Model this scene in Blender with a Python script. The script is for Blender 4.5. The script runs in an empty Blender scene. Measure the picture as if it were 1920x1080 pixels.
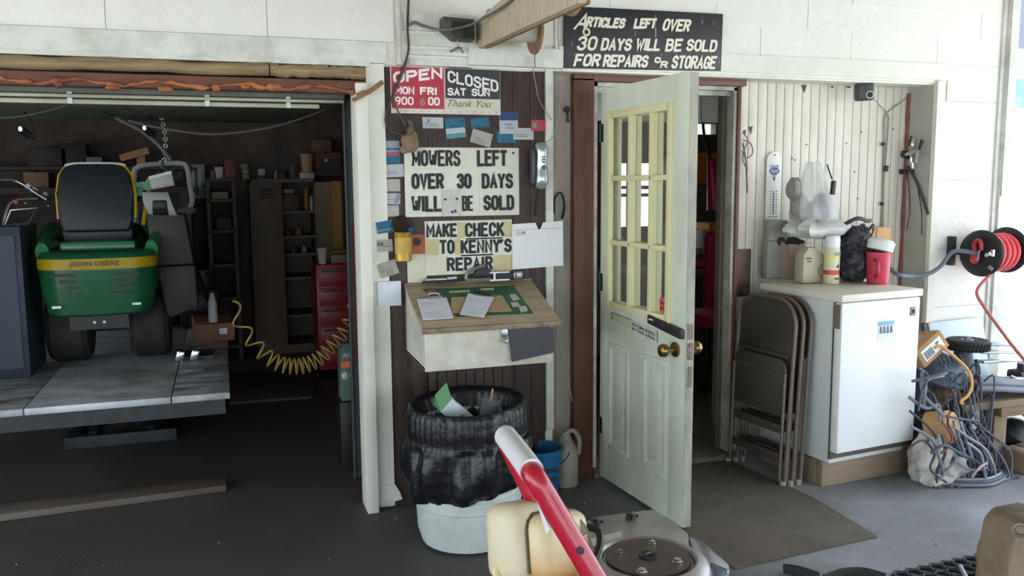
import bpy, bmesh, math, random
from mathutils import Vector as V, Matrix as M, Euler

random.seed(7)
sc = bpy.context.scene
COL = sc.collection
R = math.radians

# ------------------------------------------------------------------ camera
FPX = 1600.0
YAW, PITCH, ROLL = R(18.66), R(7.0), R(0.45)
CAM = V((0.0, -3.95, 1.55))
FW = V((math.sin(YAW)*math.cos(PITCH), math.cos(YAW)*math.cos(PITCH), -math.sin(PITCH)))
_r0 = V((math.cos(YAW), -math.sin(YAW), 0.0)); _u0 = _r0.cross(FW)
RT = _r0*math.cos(ROLL) - _u0*math.sin(ROLL); UP = RT.cross(FW)
cd = bpy.data.cameras.new('camera'); cam = bpy.data.objects.new('camera', cd); COL.objects.link(cam)
cam.matrix_world = M(((RT.x, UP.x, -FW.x, CAM.x), (RT.y, UP.y, -FW.y, CAM.y), (RT.z, UP.z, -FW.z, CAM.z), (0, 0, 0, 1)))
cd.sensor_width = 36.0; cd.lens = FPX/1920*36.0; cd.clip_start = 0.05; cd.clip_end = 200
sc.camera = cam

# ------------------------------------------------------------------ light
sc.view_settings.view_transform = 'Standard'; sc.view_settings.look = 'None'
sc.view_settings.gamma = 1.0; sc.view_settings.use_curve_mapping = False
sc.view_settings.exposure = 1.75
world = bpy.data.worlds.new('sky'); sc.world = world; world.use_nodes = True
bg = world.node_tree.nodes['Background']
bg.inputs[0].default_value = (0.80, 0.91, 1.02, 1); bg.inputs[1].default_value = 1.15
sd = bpy.data.lights.new('sun', 'SUN'); sd.energy = 5.2; sd.angle = R(0.6); sd.color = (1.0, 0.97, 0.92)
sun = bpy.data.objects.new('sun', sd); COL.objects.link(sun)
sun.rotation_euler = V((0.25, 0.5, -0.83)).to_track_quat('-Z', 'Y').to_euler()

# ------------------------------------------------------------------ measuring
def ray(px, py): return FW + RT*((px-960)/FPX) - UP*((py-540)/FPX)
def P(px, py, y=0.0):
    d = ray(px, py); return CAM + d*((y-CAM.y)/d.y)
def PX(px, py, x):
    d = ray(px, py); return CAM + d*((x-CAM.x)/d.x)
def PZ(px, py, z=0.0):
    d = ray(px, py); return CAM + d*((z-CAM.z)/d.z)
def PD(px, py, dist): return CAM + ray(px, py)*dist

# ------------------------------------------------------------------ materials
def lin(c):
    o = []
    for k in c[:3]:
        k /= 255.0
        o.append(k/12.92 if k <= .04045 else ((k+.055)/1.055)**2.4)
    return tuple(o)+(1.0,)
MATS = {}
def mat(col, rough=.6, metal=0.0, dirt=0.0, dcol=(60, 52, 44), scale=6.0, bump=0.0, bscale=60.0, stretch=None, name=None, alpha=1.0, trans=0.0, spec=.5, coat=0.0, edge=.5, emit=0.0):
    key = (tuple(col), rough, metal, dirt, tuple(dcol), scale, bump, bscale, stretch, alpha, trans, spec, coat, edge, emit)
    if key in MATS: return MATS[key]
    m = bpy.data.materials.new(name or 'mat_%d' % len(MATS)); MATS[key] = m
    m.use_nodes = True; nt = m.node_tree; N = nt.nodes; L = nt.links
    b = N['Principled BSDF']
    b.inputs['Base Color'].default_value = lin(col); b.inputs['Roughness'].default_value = rough
    b.inputs['Metallic'].default_value = metal; b.inputs['Alpha'].default_value = alpha
    b.inputs['Transmission Weight'].default_value = trans; b.inputs['Specular IOR Level'].default_value = spec
    b.inputs['Coat Weight'].default_value = coat
    if emit:
        b.inputs['Emission Color'].default_value = lin(col); b.inputs['Emission Strength'].default_value = emit
    if dirt or bump:
        tc = N.new('ShaderNodeTexCoord'); mp = N.new('ShaderNodeMapping'); L.new(tc.outputs['Object'], mp.inputs[0])
        if stretch: mp.inputs['Scale'].default_value = stretch
    if dirt:
        n1 = N.new('ShaderNodeTexNoise'); n1.inputs['Scale'].default_value = scale; n1.inputs['Detail'].default_value = 8; n1.inputs['Roughness'].default_value = .65
        L.new(mp.outputs[0], n1.inputs['Vector'])
        cr = N.new('ShaderNodeValToRGB'); cr.color_ramp.elements[0].position = edge-.12; cr.color_ramp.elements[1].position = edge+.2
        L.new(n1.outputs[0], cr.inputs[0])
        mu = N.new('ShaderNodeMath'); mu.operation = 'MULTIPLY'; mu.inputs[1].default_value = dirt; L.new(cr.outputs[0], mu.inputs[0])
        mx = N.new('ShaderNodeMix'); mx.data_type = 'RGBA'; mx.inputs[6].default_value = lin(col); mx.inputs[7].default_value = lin(dcol)
        L.new(mu.outputs[0], mx.inputs[0]); L.new(mx.outputs[2], b.inputs['Base Color'])
    if bump:
        n2 = N.new('ShaderNodeTexNoise'); n2.inputs['Scale'].default_value = bscale; n2.inputs['Detail'].default_value = 5
        L.new(mp.outputs[0], n2.inputs['Vector'])
        bp = N.new('ShaderNodeBump'); bp.inputs['Strength'].default_value = bump; bp.inputs['Distance'].default_value = .01
        L.new(n2.outputs[0], bp.inputs['Height']); L.new(bp.outputs[0], b.inputs['Normal'])
    return m
def fibre(col, dcol, amt, s=(1, 1, 14), rough=.65, name=None):      # wood: noise drawn out along one axis
    return mat(col, rough, dirt=amt, dcol=dcol, scale=9, stretch=s, bump=.25, bscale=30, edge=.45, name=name)

# ------------------------------------------------------------------ mesh builder
ORG = {}
class B:
    def __init__(s): s.bm = bmesh.new(); s.m = M.Identity(4)
    def at(s, loc=(0, 0, 0), rot=(0, 0, 0)): s.m = M.Translation(V(loc)) @ Euler(rot).to_matrix().to_4x4(); return s
    def frame(s, o, x, y, z):
        s.m = M(((x[0], y[0], z[0], o[0]), (x[1], y[1], z[1], o[1]), (x[2], y[2], z[2], o[2]), (0, 0, 0, 1))); return s
    def vs(s, pts): return [s.bm.verts.new(s.m @ V(p)) for p in pts]
    def face(s, vs):
        try: return s.bm.faces.new(vs)
        except ValueError: return None
    def poly(s, pts): s.face(s.vs(pts)); return s
    def box(s, c, d, rot=None, bev=0.0, seg=2):
        x, y, z = d[0]/2, d[1]/2, d[2]/2
        q = Euler(rot).to_matrix() if rot else M.Identity(3)
        vs = s.vs([V(c)+q @ V(p) for p in ((-x, -y, -z), (x, -y, -z), (x, y, -z), (-x, y, -z), (-x, -y, z), (x, -y, z), (x, y, z), (-x, y, z))])
        fs = [s.face([vs[i] for i in f]) for f in ((3, 2, 1, 0), (4, 5, 6, 7), (0, 1, 5, 4), (1, 2, 6, 5), (2, 3, 7, 6), (3, 0, 4, 7))]
        if bev > 0:
            bmesh.ops.bevel(s.bm, geom=list({e for f in fs for e in f.edges}), offset=min(bev, min(d)*.49), segments=seg, affect='EDGES', profile=.5)
        return s
    def span(s, a, b, bev=0.0):                                  # box between two corners
        a, b = V(a), V(b); return s.box((a+b)/2, [abs(k) for k in (b-a)], bev=bev)
    def beam(s, a, b, w, h, up=(0, 0, 1), bev=0.0):              # box along a line
        a, b = V(a), V(b); z = (b-a); l = z.length; z.normalize()
        x = V(up).cross(z)
        if x.length < 1e-4: x = V((1, 0, 0)).cross(z)
        x.normalize(); y = z.cross(x); old = s.m
        s.m = old @ M(((x.x, y.x, z.x, a.x), (x.y, y.y, z.y, a.y), (x.z, y.z, z.z, a.z), (0, 0, 0, 1)))
        s.box((0, 0, l/2), (w, h, l), bev=bev); s.m = old; return s
    def prism(s, pts, ext, bev=0.0):
        e = V(ext); a = s.vs(pts); b = s.vs([V(p)+e for p in pts]); n = len(a)
        fs = [s.face(a[::-1]), s.face(b)]+[s.face([a[i], a[(i+1) % n], b[(i+1) % n], b[i]]) for i in range(n)]
        if bev:
            bmesh.ops.bevel(s.bm, geom=list({x for f in fs if f for x in f.edges}), offset=bev, segments=2, affect='EDGES', profile=.5)
        return s
    def tube(s, pts, r, n=8, closed=False, cap=True, flat=None):
        pts = [V(p) for p in pts]; N = len(pts); rings = []
        rs = r if isinstance(r, (list, tuple)) else [r]*N
        t0 = None; x = None
        for i, p in enumerate(pts):
            a = pts[i-1] if (i or closed) else p; b = pts[(i+1) % N] if (i < N-1 or closed) else p
            t = (b-a); t = t.normalized() if t.length > 1e-9 else V((0, 0, 1))
            if x is None:
                ref = V((0, 0, 1)) if abs(t.z) < .9 else V((1, 0, 0)); x = ref.cross(t).normalized()
            else:
                x = (x - t*x.dot(t)); x = x.normalized() if x.length > 1e-6 else t.orthogonal().normalized()
            y = t.cross(x); k = flat or 1.0
            rings.append(s.vs([p + (x*math.cos(2*math.pi*j/n) + y*k*math.sin(2*math.pi*j/n))*rs[i] for j in range(n)]))
        for i in range(N if closed else N-1):
            a, b = rings[i], rings[(i+1) % N]
            for j in range(n): s.face([a[j], a[(j+1) % n], b[(j+1) % n], b[j]])
        if cap and not closed: s.face(rings[0][::-1]); s.face(rings[-1])
        return s
    def lathe(s, prof, o=(0, 0, 0), axis=(0, 0, 1), n=24, cap=True, wob=None):
        ax = V(axis).normalized(); x = ax.orthogonal().normalized(); y = ax.cross(x); rings = []
        if abs(ax.z) > .99: x, y = V((1, 0, 0)), V((0, 1, 0))*ax.z
        for i, (r, h) in enumerate(prof):
            ring = []
            for j in range(n):
                a = 2*math.pi*j/n; rr = r*(wob(a, h) if wob else 1)
                ring.append(V(o)+ax*h+(x*math.cos(a)+y*math.sin(a))*rr)
            rings.append(s.vs(ring))
        for a, b in zip(rings, rings[1:]):
            for j in range(n): s.face([a[j], a[(j+1) % n], b[(j+1) % n], b[j]])
        if cap: s.face(rings[0][::-1]); s.face(rings[-1])
        return s
    def cyl(s, a, b, r, r2=None, n=16):
        a, b = V(a), V(b); return s.lathe([(r, 0), (r if r2 is None else r2, (b-a).length)], a, b-a, n)
    def disc(s, c, axis, r, th, n=28): a = V(axis).normalized(); return s.cyl(V(c)-a*th/2, V(c)+a*th/2, r, n=n)
    def ring(s, c, axis, R_, r, n=28, k=8):
        ax = V(axis).normalized(); x = ax.orthogonal().normalized(); y = ax.cross(x)
        return s.tube([V(c)+(x*math.cos(2*math.pi*i/n)+y*math.sin(2*math.pi*i/n))*R_ for i in range(n)], r, k, closed=True)
    def ball(s, c, r, u=16, w=10, f=None):
        if not isinstance(r, (list, tuple)): r = (r, r, r)
        rings = []
        for i in range(1, w):
            ph = math.pi*i/w; rings.append(s.vs([V(c)+V((r[0]*math.sin(ph)*math.cos(2*math.pi*j/u), r[1]*math.sin(ph)*math.sin(2*math.pi*j/u), -r[2]*math.cos(ph)))*(f(2*math.pi*j/u, ph) if f else 1) for j in range(u)]))
        a = s.vs([V(c)+V((0, 0, -r[2]))])[0]; b = s.vs([V(c)+V((0, 0, r[2]))])[0]
        for q, w2 in zip(rings, rings[1:]):
            for j in range(u): s.face([q[j], q[(j+1) % u], w2[(j+1) % u], w2[j]])
        for j in range(u): s.face([a, rings[0][(j+1) % u], rings[0][j]]); s.face([b, rings[-1][j], rings[-1][(j+1) % u]])
        return s
    def sheet(s, nu, nv, f, th=0.0, wrap=False):
        g = [s.vs([f(i/(nu-1) if not wrap else i/nu, j/(nv-1)) for j in range(nv)]) for i in range(nu)]
        fs = []
        for i in range(nu if wrap else nu-1):
            for j in range(nv-1): fs.append(s.face([g[i][j], g[(i+1) % nu][j], g[(i+1) % nu][j+1], g[i][j+1]]))
        if th: bmesh.ops.solidify(s.bm, geom=[f for f in fs if f], thickness=th)
        return s
    def done(s, name, m, parent=None, sharp=35, label=None, cat=None, group=None, kind=None, merge=False):
        if merge: bmesh.ops.remove_doubles(s.bm, verts=s.bm.verts, dist=1e-5)
        bmesh.ops.recalc_face_normals(s.bm, faces=s.bm.faces)
        me = bpy.data.meshes.new(name)
        if parent is None:
            vs = [v.co for v in s.bm.verts]
            o0 = V(((min(v.x for v in vs)+max(v.x for v in vs))/2, (min(v.y for v in vs)+max(v.y for v in vs))/2, min(v.z for v in vs)))
        else: o0 = ORG.get(parent.name)
        if o0 is not None:
            for v in s.bm.verts: v.co -= o0
        s.bm.to_mesh(me); s.bm.free()
        me.polygons.foreach_set('use_smooth', [True]*len(me.polygons)); me.set_sharp_from_angle(angle=R(sharp))
        for mm in (m if isinstance(m, list) else [m]): me.materials.append(mm)
        o = bpy.data.objects.new(name, me); COL.objects.link(o)
        if parent is None: o.location = o0
        else: o.parent = parent
        ORG[o.name] = o0
        return tag(o, label, cat, group, kind)
def tag(o, label=None, cat=None, group=None, kind=None):
    if label: o['label'] = label
    if cat: o['category'] = cat
    if group: o['group'] = group
    if kind: o['kind'] = kind
    return o
def thing(name, label, cat, loc=(0, 0, 0), group=None, local=False, rot=(0, 0, 0), kind=None):
    o = bpy.data.objects.new(name, None); COL.objects.link(o); o.location = V(loc); o.empty_display_size = .05
    if local: o.rotation_euler = rot
    ORG[o.name] = None if local else V(loc)
    return tag(o, label, cat, group, kind)
def struct(name, b, m, parent=None, sharp=35): return b.done(name, m, parent, sharp, kind='structure' if parent is None else None)
def dup(root, loc, rot=None, label=None):
    def cp(o, par):
        c = o.copy(); COL.objects.link(c)
        if par: c.parent = par
        for ch in [k for k in list(COL.objects) if k.parent == o]: cp(ch, c)
        return c
    r = cp(root, None); r.location = V(loc)
    if rot: r.rotation_euler = rot
    if label: r['label'] = label
    return r
def text(body, parent, o, u, v, w, h, m, name='lettering', bold=0.0, shear=0.0, th=.0012, sp=1.0, label=None):
    """lettering that fills a w x h box whose lower left corner is o, along unit vectors u and v"""
    cu = bpy.data.curves.new('t', 'FONT'); cu.body = body; cu.offset = bold; cu.shear = shear; cu.extrude = .01; cu.space_character = sp; cu.resolution_u = 3
    ob = bpy.data.objects.new('t', cu); COL.objects.link(ob); bpy.context.view_layer.update()
    me = bpy.data.meshes.new_from_object(ob.evaluated_get(bpy.context.evaluated_depsgraph_get()))
    bpy.data.objects.remove(ob)
    b = B(); b.bm.from_mesh(me); bpy.data.meshes.remove(me)
    xs = [q.co.x for q in b.bm.verts]; ys = [q.co.y for q in b.bm.verts]; x0, x1, y0, y1 = min(xs), max(xs), min(ys), max(ys)
    u, v = V(u).normalized(), V(v).normalized(); n = u.cross(v)
    for q in b.bm.verts:
        q.co = V(o)+u*((q.co.x-x0)/(x1-x0)*w)+v*((q.co.y-y0)/(y1-y0)*h)+n*(th if q.co.z > 0 else 0)
    return b.done(name, m, parent, label=label)
def curve(pts, n=8):                                               # smooth path through points
    pts = [V(p) for p in pts]; out = []
    for i in range(len(pts)-1):
        p0 = pts[max(i-1, 0)]; p1 = pts[i]; p2 = pts[i+1]; p3 = pts[min(i+2, len(pts)-1)]
        for k in range(n):
            t = k/n; out.append(.5*((2*p1)+(p2-p0)*t+(2*p0-5*p1+4*p2-p3)*t*t+(3*p1-p0-3*p2+p3)*t**3))
    return out+[pts[-1]]
X, Y, Z = V((1, 0, 0)), V((0, 1, 0)), V((0, 0, 1))
# ------------------------------------------------------------------ brush-stroke capitals (polylines on a unit cell)
def _arc(cx, cy, rx, ry, a0, a1, n=8): return [(cx+rx*math.cos(R(a0+(a1-a0)*i/n)), cy+ry*math.sin(R(a0+(a1-a0)*i/n))) for i in range(n+1)]
_O = _arc(.5, .72, .5, .28, 0, 180, 10)+_arc(.5, .28, .5, .28, 180, 360, 10)+[(1, .72)]
STROKES = {
 'A': [[(0, 0), (.5, 1), (1, 0)], [(.18, .33), (.82, .33)]], 'B': [[(0, 0), (0, 1), (.5, 1)]+_arc(.6, .77, .34, .23, 90, -90)+[(.05, .54)], [(.5, .54)]+_arc(.6, .27, .4, .27, 90, -90)+[(0, 0)]],
 'C': [_arc(.5, .72, .5, .28, 0, 180, 10)+_arc(.5, .28, .5, .28, 180, 360, 10)], 'D': [[(0, 0), (0, 1), (.45, 1)]+_arc(.5, .7, .5, .3, 90, 0)+_arc(.5, .3, .5, .3, 0, -90)+[(0, 0)]],
 'E': [[(1, 1), (0, 1), (0, 0), (1, 0)], [(0, .53), (.8, .53)]], 'F': [[(1, 1), (0, 1), (0, 0)], [(0, .53), (.8, .53)]], 'G': [_arc(.5, .72, .5, .28, 10, 180, 10)+_arc(.5, .28, .5, .28, 180, 360, 10)+[(1, .45), (.6, .45)]],
 'H': [[(0, 0), (0, 1)], [(1, 0), (1, 1)], [(0, .52), (1, .52)]], 'I': [[(.5, 0), (.5, 1)]], 'K': [[(0, 0), (0, 1)], [(1, 1), (.04, .4)], [(.34, .6), (1, 0)]], 'L': [[(0, 1), (0, 0), (1, 0)]],
 'M': [[(0, 0), (0, 1), (.5, .3), (1, 1), (1, 0)]], 'N': [[(0, 0), (0, 1), (1, 0), (1, 1)]], 'O': [_O], '0': [_O], 'P': [[(0, 0), (0, 1), (.5, 1)]+_arc(.6, .74, .4, .26, 90, -90)+[(.05, .48)]],
 'R': [[(0, 0), (0, 1), (.5, 1)]+_arc(.6, .75, .4, .25, 90, -90)+[(.05, .5)], [(.5, .5), (1, 0)]], 'S': [_arc(.5, .76, .48, .24, 10, 180, 8)+_arc(.5, .76, .48, .24, 190, 260, 3)+_arc(.5, .26, .5, .26, 80, -170, 12)],
 'T': [[(0, 1), (1, 1)], [(.5, 1), (.5, 0)]], 'U': [[(0, 1), (0, .3)]+_arc(.5, .3, .5, .3, 180, 360)+[(1, 1)]], 'V': [[(0, 1), (.5, 0), (1, 1)]], 'W': [[(0, 1), (.25, 0), (.5, .75), (.75, 0), (1, 1)]], 'Y': [[(0, 1), (.5, .48), (1, 1)], [(.5, .48), (.5, 0)]],
 '3': [_arc(.5, .77, .48, .23, 170, -80, 9)+_arc(.5, .27, .5, .27, 80, -170, 10)], '6': [[(.85, .95), (.4, .9), (.05, .55), (0, .28)]+_arc(.5, .28, .5, .28, 180, -180, 14)], '9': [_arc(.5, .72, .5, .28, 0, 360, 14)+[(1, .6), (.85, .2), (.5, 0)]], "'": [[(.5, 1), (.4, .8)]]}
def strokes(body, parent, o, u, v, w, h, m, t, gap=.42, shear=0.0, th=.0012, name='lettering', wide=None):
    """capitals drawn with strokes of width t, filling a w x h box from its lower left corner o"""
    b = B(); u, v = V(u).normalized(), V(v).normalized(); nrm = u.cross(v)
    cw = [{'I': .12, "'": .1, ' ': .7}.get(c, (wide or {}).get(c, 1.3 if c in 'MW' else 1.0)) for c in body]; unit = (w-t)/(sum(cw)+gap*(len(body)-1)); x = t/2; hh = h-t
    def pt(a, c, k): return V(o)+u*(a+shear*c)+v*c+nrm*k
    for c, k in zip(body, cw):
        for li, line in enumerate(STROKES.get(c, [])):
            p2 = [(x+a*k*unit if k > .2 else x+k*unit/2+(a-.5)*.1, t/2+q*hh) for a, q in line]; L_, R_ = [], []
            for i, p in enumerate(p2):
                d0 = (p[0]-p2[i-1][0], p[1]-p2[i-1][1]) if i else None; d1 = (p2[i+1][0]-p[0], p2[i+1][1]-p[1]) if i < len(p2)-1 else None
                n_ = lambda d: (d[0]/math.hypot(*d), d[1]/math.hypot(*d)) if d and math.hypot(*d) > 1e-9 else None
                d0, d1 = n_(d0) or n_(d1), n_(d1) or n_(d0); mx, my = -(d0[1]+d1[1]), d0[0]+d1[0]; l = math.hypot(mx, my)
                if l < .35: mx, my, l = -d1[1], d1[0], 1.0
                mx, my = mx/l, my/l; s = min(1.9, 1/max(.3, mx*-d1[1]+my*d1[0]))*t/2; e = 0
                if i == 0: e = -t*.35
                if i == len(p2)-1: e = t*.35
                L_.append((p[0]+mx*s+d1[0]*e, p[1]+my*s+d1[1]*e)); R_.append((p[0]-mx*s+d1[0]*e, p[1]-my*s+d1[1]*e))
            hs = [th+li*.0006+i*.00004 for i in range(len(p2))]; tl = b.vs([pt(*q, k_) for q, k_ in zip(L_, hs)]); tr_ = b.vs([pt(*q, k_) for q, k_ in zip(R_, hs)]); bl = b.vs([pt(*q, 0) for q in L_]); br = b.vs([pt(*q, 0) for q in R_])
            for i in range(len(p2)-1):
                b.face([tl[i], tl[i+1], tr_[i+1], tr_[i]]); b.face([tl[i], bl[i], bl[i+1], tl[i+1]]); b.face([tr_[i], tr_[i+1], br[i+1], br[i]])
        x += (k+gap)*unit
    return b.done(name, m, parent)
# ================================================================== palette
WHITE = mat((226, 226, 214), .6, dirt=.22, dcol=(168, 160, 142), scale=5, bump=.15, bscale=35, name='old_white_paint')
WHITE2 = mat((216, 218, 208), .6, dirt=.45, dcol=(120, 112, 98), scale=7, bump=.2, bscale=40, edge=.52, name='scuffed_white_paint')
GREYWOOD = mat((172, 165, 155), .7, dirt=.5, dcol=(120, 110, 100), scale=6, stretch=(1, 1, .15), bump=.2, name='greyed_paint_boards')
BROWN = fibre((72, 54, 46), (38, 29, 26), .8, (12, 12, .8), .55, 'dark_brown_boards')
REDBROWN = fibre((112, 70, 54), (62, 42, 34), .6, (10, 10, .7), .5, 'red_brown_stain')
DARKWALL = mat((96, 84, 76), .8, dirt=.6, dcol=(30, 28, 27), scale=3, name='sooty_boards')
STEEL = mat((170, 172, 172), .35, 1.0, dirt=.3, dcol=(90, 80, 70), scale=20, name='steel')
DSTEEL = mat((70, 74, 76), .5, .8, dirt=.4, dcol=(45, 38, 32), scale=12, name='dull_steel')
BLACK = mat((22, 22, 24), .5, name='black_plastic'); RUBBER = mat((30, 30, 33), .75, dirt=.3, dcol=(70, 68, 64), scale=20, name='rubber')
PAPER = mat((225, 228, 230), .8, name='paper'); CREAM = mat((214, 212, 190), .7, dirt=.3, dcol=(170, 160, 120), scale=8, name='cream_board')
INK = mat((24, 23, 24), .6, name='black_ink'); CARD = mat((170, 132, 92), .8, dirt=.3, dcol=(120, 92, 64), scale=6, name='cardboard')
REDP = mat((165, 24, 40), .4, name='red_paint'); BRASS = mat((150, 128, 84), .32, 1.0, dirt=.4, dcol=(80, 64, 40), scale=25, name='tarnished_brass')
CHROME = mat((200, 202, 205), .18, 1.0, name='bright_metal')
LUMBER = fibre((150, 112, 72), (96, 70, 46), .6, (2, 10, 10), .7, 'weathered_lumber')
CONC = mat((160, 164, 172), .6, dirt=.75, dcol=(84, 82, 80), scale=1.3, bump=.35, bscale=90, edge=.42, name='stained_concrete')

# ================================================================== the setting
# slab colour darkens towards the garage, with a ragged edge
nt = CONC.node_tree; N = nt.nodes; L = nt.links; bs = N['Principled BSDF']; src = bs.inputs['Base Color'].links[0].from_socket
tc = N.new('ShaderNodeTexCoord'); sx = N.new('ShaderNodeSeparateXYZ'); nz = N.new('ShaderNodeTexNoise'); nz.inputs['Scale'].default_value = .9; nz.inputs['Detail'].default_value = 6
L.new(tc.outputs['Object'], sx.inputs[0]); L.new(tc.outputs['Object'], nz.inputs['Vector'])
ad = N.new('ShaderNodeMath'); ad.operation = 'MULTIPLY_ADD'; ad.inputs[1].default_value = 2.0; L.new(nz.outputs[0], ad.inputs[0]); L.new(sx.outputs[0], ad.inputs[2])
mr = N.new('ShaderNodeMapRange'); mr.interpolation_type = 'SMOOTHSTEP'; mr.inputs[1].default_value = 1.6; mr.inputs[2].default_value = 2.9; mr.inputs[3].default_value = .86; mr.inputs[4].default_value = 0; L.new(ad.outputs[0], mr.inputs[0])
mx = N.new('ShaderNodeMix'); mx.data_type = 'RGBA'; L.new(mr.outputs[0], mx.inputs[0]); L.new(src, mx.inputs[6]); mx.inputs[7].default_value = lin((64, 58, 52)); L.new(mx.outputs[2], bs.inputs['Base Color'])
# floor, with chips of grit on it
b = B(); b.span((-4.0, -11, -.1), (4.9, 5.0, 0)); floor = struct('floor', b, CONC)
b = B()
for i in range(150):
    x, y = random.uniform(-1.2, 3.9), random.uniform(-1.8, -.08); r = random.uniform(.002, .006)
    if 1.8 < x < 2.7 and y > -1.2: continue
    b.ball((x, y, r*.5), (r, r*random.uniform(.6, 1.2), r*.7), 6, 4)
b.done('grit', mat((150, 146, 138), .9), kind='stuff', label='pale chips of grit scattered over the concrete floor', cat='grit')
b = B(); b.span((-40, -40, -.16), (40, 40, -.11)); struct('ground', b, mat((204, 204, 202), .9, dirt=.3, dcol=(160, 162, 150), scale=.6))
# floor seam strip
# carport roof
b = B(); b.span((-4.2, -11, 2.78), (5.3, 0.0, 2.88))
for y in (-10, -8.5, -7, -5.5, -4, -2.5, -1): b.span((-4.2, y-.02, 2.64), (5.3, y+.02, 2.78))
struct('ceiling', b, mat((150, 140, 122), .8, dirt=.5, dcol=(100, 88, 72), scale=4))

# front wall
b = B()
b.span((-4.1, 0.0, 2.09), (4.38, .12, 2.78)); b.span((-4.1, 0, 0), (-2.3, .12, 2.09)); b.span((3.9, .0, 0), (4.38, .2, 2.09))
b.span((.655, .012, 0), (1.55, .12, 2.09))
wf = struct('wall_front', b, WHITE)
b = B()                                                          # cement shingles in staggered rows, each a thin plate
rowz = [2.205, 2.352, 2.50, 2.65, 2.78]
seams = {0: [1420, 1595, 1757], 1: [1512, 1680, 1837]}
def shingles(xs, z0, z1):
    for a, c in zip(xs, xs[1:]):
        t = random.uniform(.006, .009)
        b.prism([(a+.0012, -.001, z0), (c-.0012, -.001, z0), (c-.0012, -.001, z1), (a+.0012, -.001, z1)], (0, -t, 0))
for i in range(4):
    xs = [1.56]+[P(q, 60, 0).x for q in seams[i % 2]]+[4.375]
    xs = [1.56, 2.12 if i % 2 == 0 else 1.85, 2.45 if i % 2 else 2.72]+xs[1:]
    shingles(sorted(xs), rowz[i], rowz[i+1]+.004)
xl = [-4.1, -2.9, -2.2, -1.5]+[P(197, 20, 0).x, P(500, 30, 0).x, .775]
shingles(xl, 2.19, 2.44); shingles([k+.3 for k in xl[:-1]]+[.775], 2.445, 2.78)
shingles([3.985, 4.375], 2.0, 2.204); shingles([3.955, 4.375], 1.55, 1.998); shingles([3.955, 4.37], .8, 1.548); shingles([3.955, 4.37], 0, .798)
SH = mat((228, 228, 220), .65, dirt=.16, dcol=(176, 170, 156), scale=4, name='shingle_paint')
nt = SH.node_tree; N = nt.nodes; wv = N.new('ShaderNodeTexWave'); wv.wave_type = 'RINGS'; wv.rings_direction = 'X'; wv.inputs['Scale'].default_value = 9; wv.inputs['Distortion'].default_value = 5; wv.inputs['Detail'].default_value = 3; wv.inputs['Detail Scale'].default_value = .8
mp = N.new('ShaderNodeMapping'); mp.inputs['Scale'].default_value = (3.5, 1, .55); tc = N.new('ShaderNodeTexCoord'); nt.links.new(tc.outputs['Object'], mp.inputs[0]); nt.links.new(mp.outputs[0], wv.inputs['Vector'])
bp = N.new('ShaderNodeBump'); bp.inputs['Strength'].default_value = .35; bp.inputs['Distance'].default_value = .004; nt.links.new(wv.outputs[0], bp.inputs['Height']); nt.links.new(bp.outputs[0], N['Principled BSDF'].inputs['Normal'])
b.done('shingles', SH, wf)
# right-hand corner board and cover strip
b = B(); b.span((4.365, -.02, 0), (4.40, .1, 2.78)); b.span((4.395, -.035, 0), (4.47, .1, 2.78)); b.span((4.40, -.045, 1.45), (4.425, -.035, 2.78)); struct('trim_1', b, WHITE2)
# trim over the garage opening / over the recess
b = B(); b.span((-4.1, -.022, 2.093), (.735, 0, 2.186)); b.span((-4.1, -.03, 2.075), (.66, 0, 2.092)); struct('trim_2', b, WHITE2)
b = B(); b.span((1.555, -.022, 2.115), (3.985, .0, 2.205)); b.span((1.5, -.012, 2.10), (3.97, .2, 2.116)); struct('trim_3', b, WHITE)
# patched boards over the sign panel
b = B()
for (x0, y0, x1, y1, t) in ((757, 22, 893, 62, .02), (762, 64, 893, 90, .012), (768, 92, 879, 106, .02), (768, 107, 879, 126, .012), (879, 82, 1002, 126, .03), (1004, 90, 1056, 128, .035)):
    a = P(x0, y0, -t); c = P(x1, y1, -t); b.span((a.x, -t, c.z), (c.x, 0, a.z))
b.span((.785, -.025, 2.09), (.80, 0, 2.78)); struct('trim_4', b, WHITE2)
# garage jamb boards
b = B(); b.prism([(.588, -.055, 0), (.642, -.055, 0), (.642, -.055, 2.0), (.588, -.055, 2.0)], (0, .17, 0), .004); b.span((.642, -.012, 0.02), (.725, .012, 2.09)); b.prism([(.655, -.02, .02), (.76, -.02, .04), (.75, -.02, .075), (.725, -.02, .12), (.66, -.02, .12)], (0, .02, 0)); struct('trim_5', b, WHITE)
# dark plank panel that carries the notices
b = B()
x = .727
for w in (.1, .115, .085, .12, .09, .105, .09, .078):
    z1 = 2.085+random.uniform(-.006, .006); b.span((x+.002, 0, 0.0), (x+w-.002, .012, z1), bev=.002); x += w
struct('wall_sign_panel', b, BROWN)
# white corner strip, grey boards of the recess
b = B(); b.span((1.512, -.008, 0.30), (1.55, .012, 2.1)); struct('trim_6', b, WHITE2)
b = B()
for a, c in ((1.55, 1.604), (1.606, 1.69)): b.span((a, .11, .32), (c, .125, 2.1))
b.span((1.55, .112, 0), (1.70, .13, .32)); b.span((1.575, .105, 1.45), (1.612, .11, 1.62))
struct('wall_recess_left', b, GREYWOOD)
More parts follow.
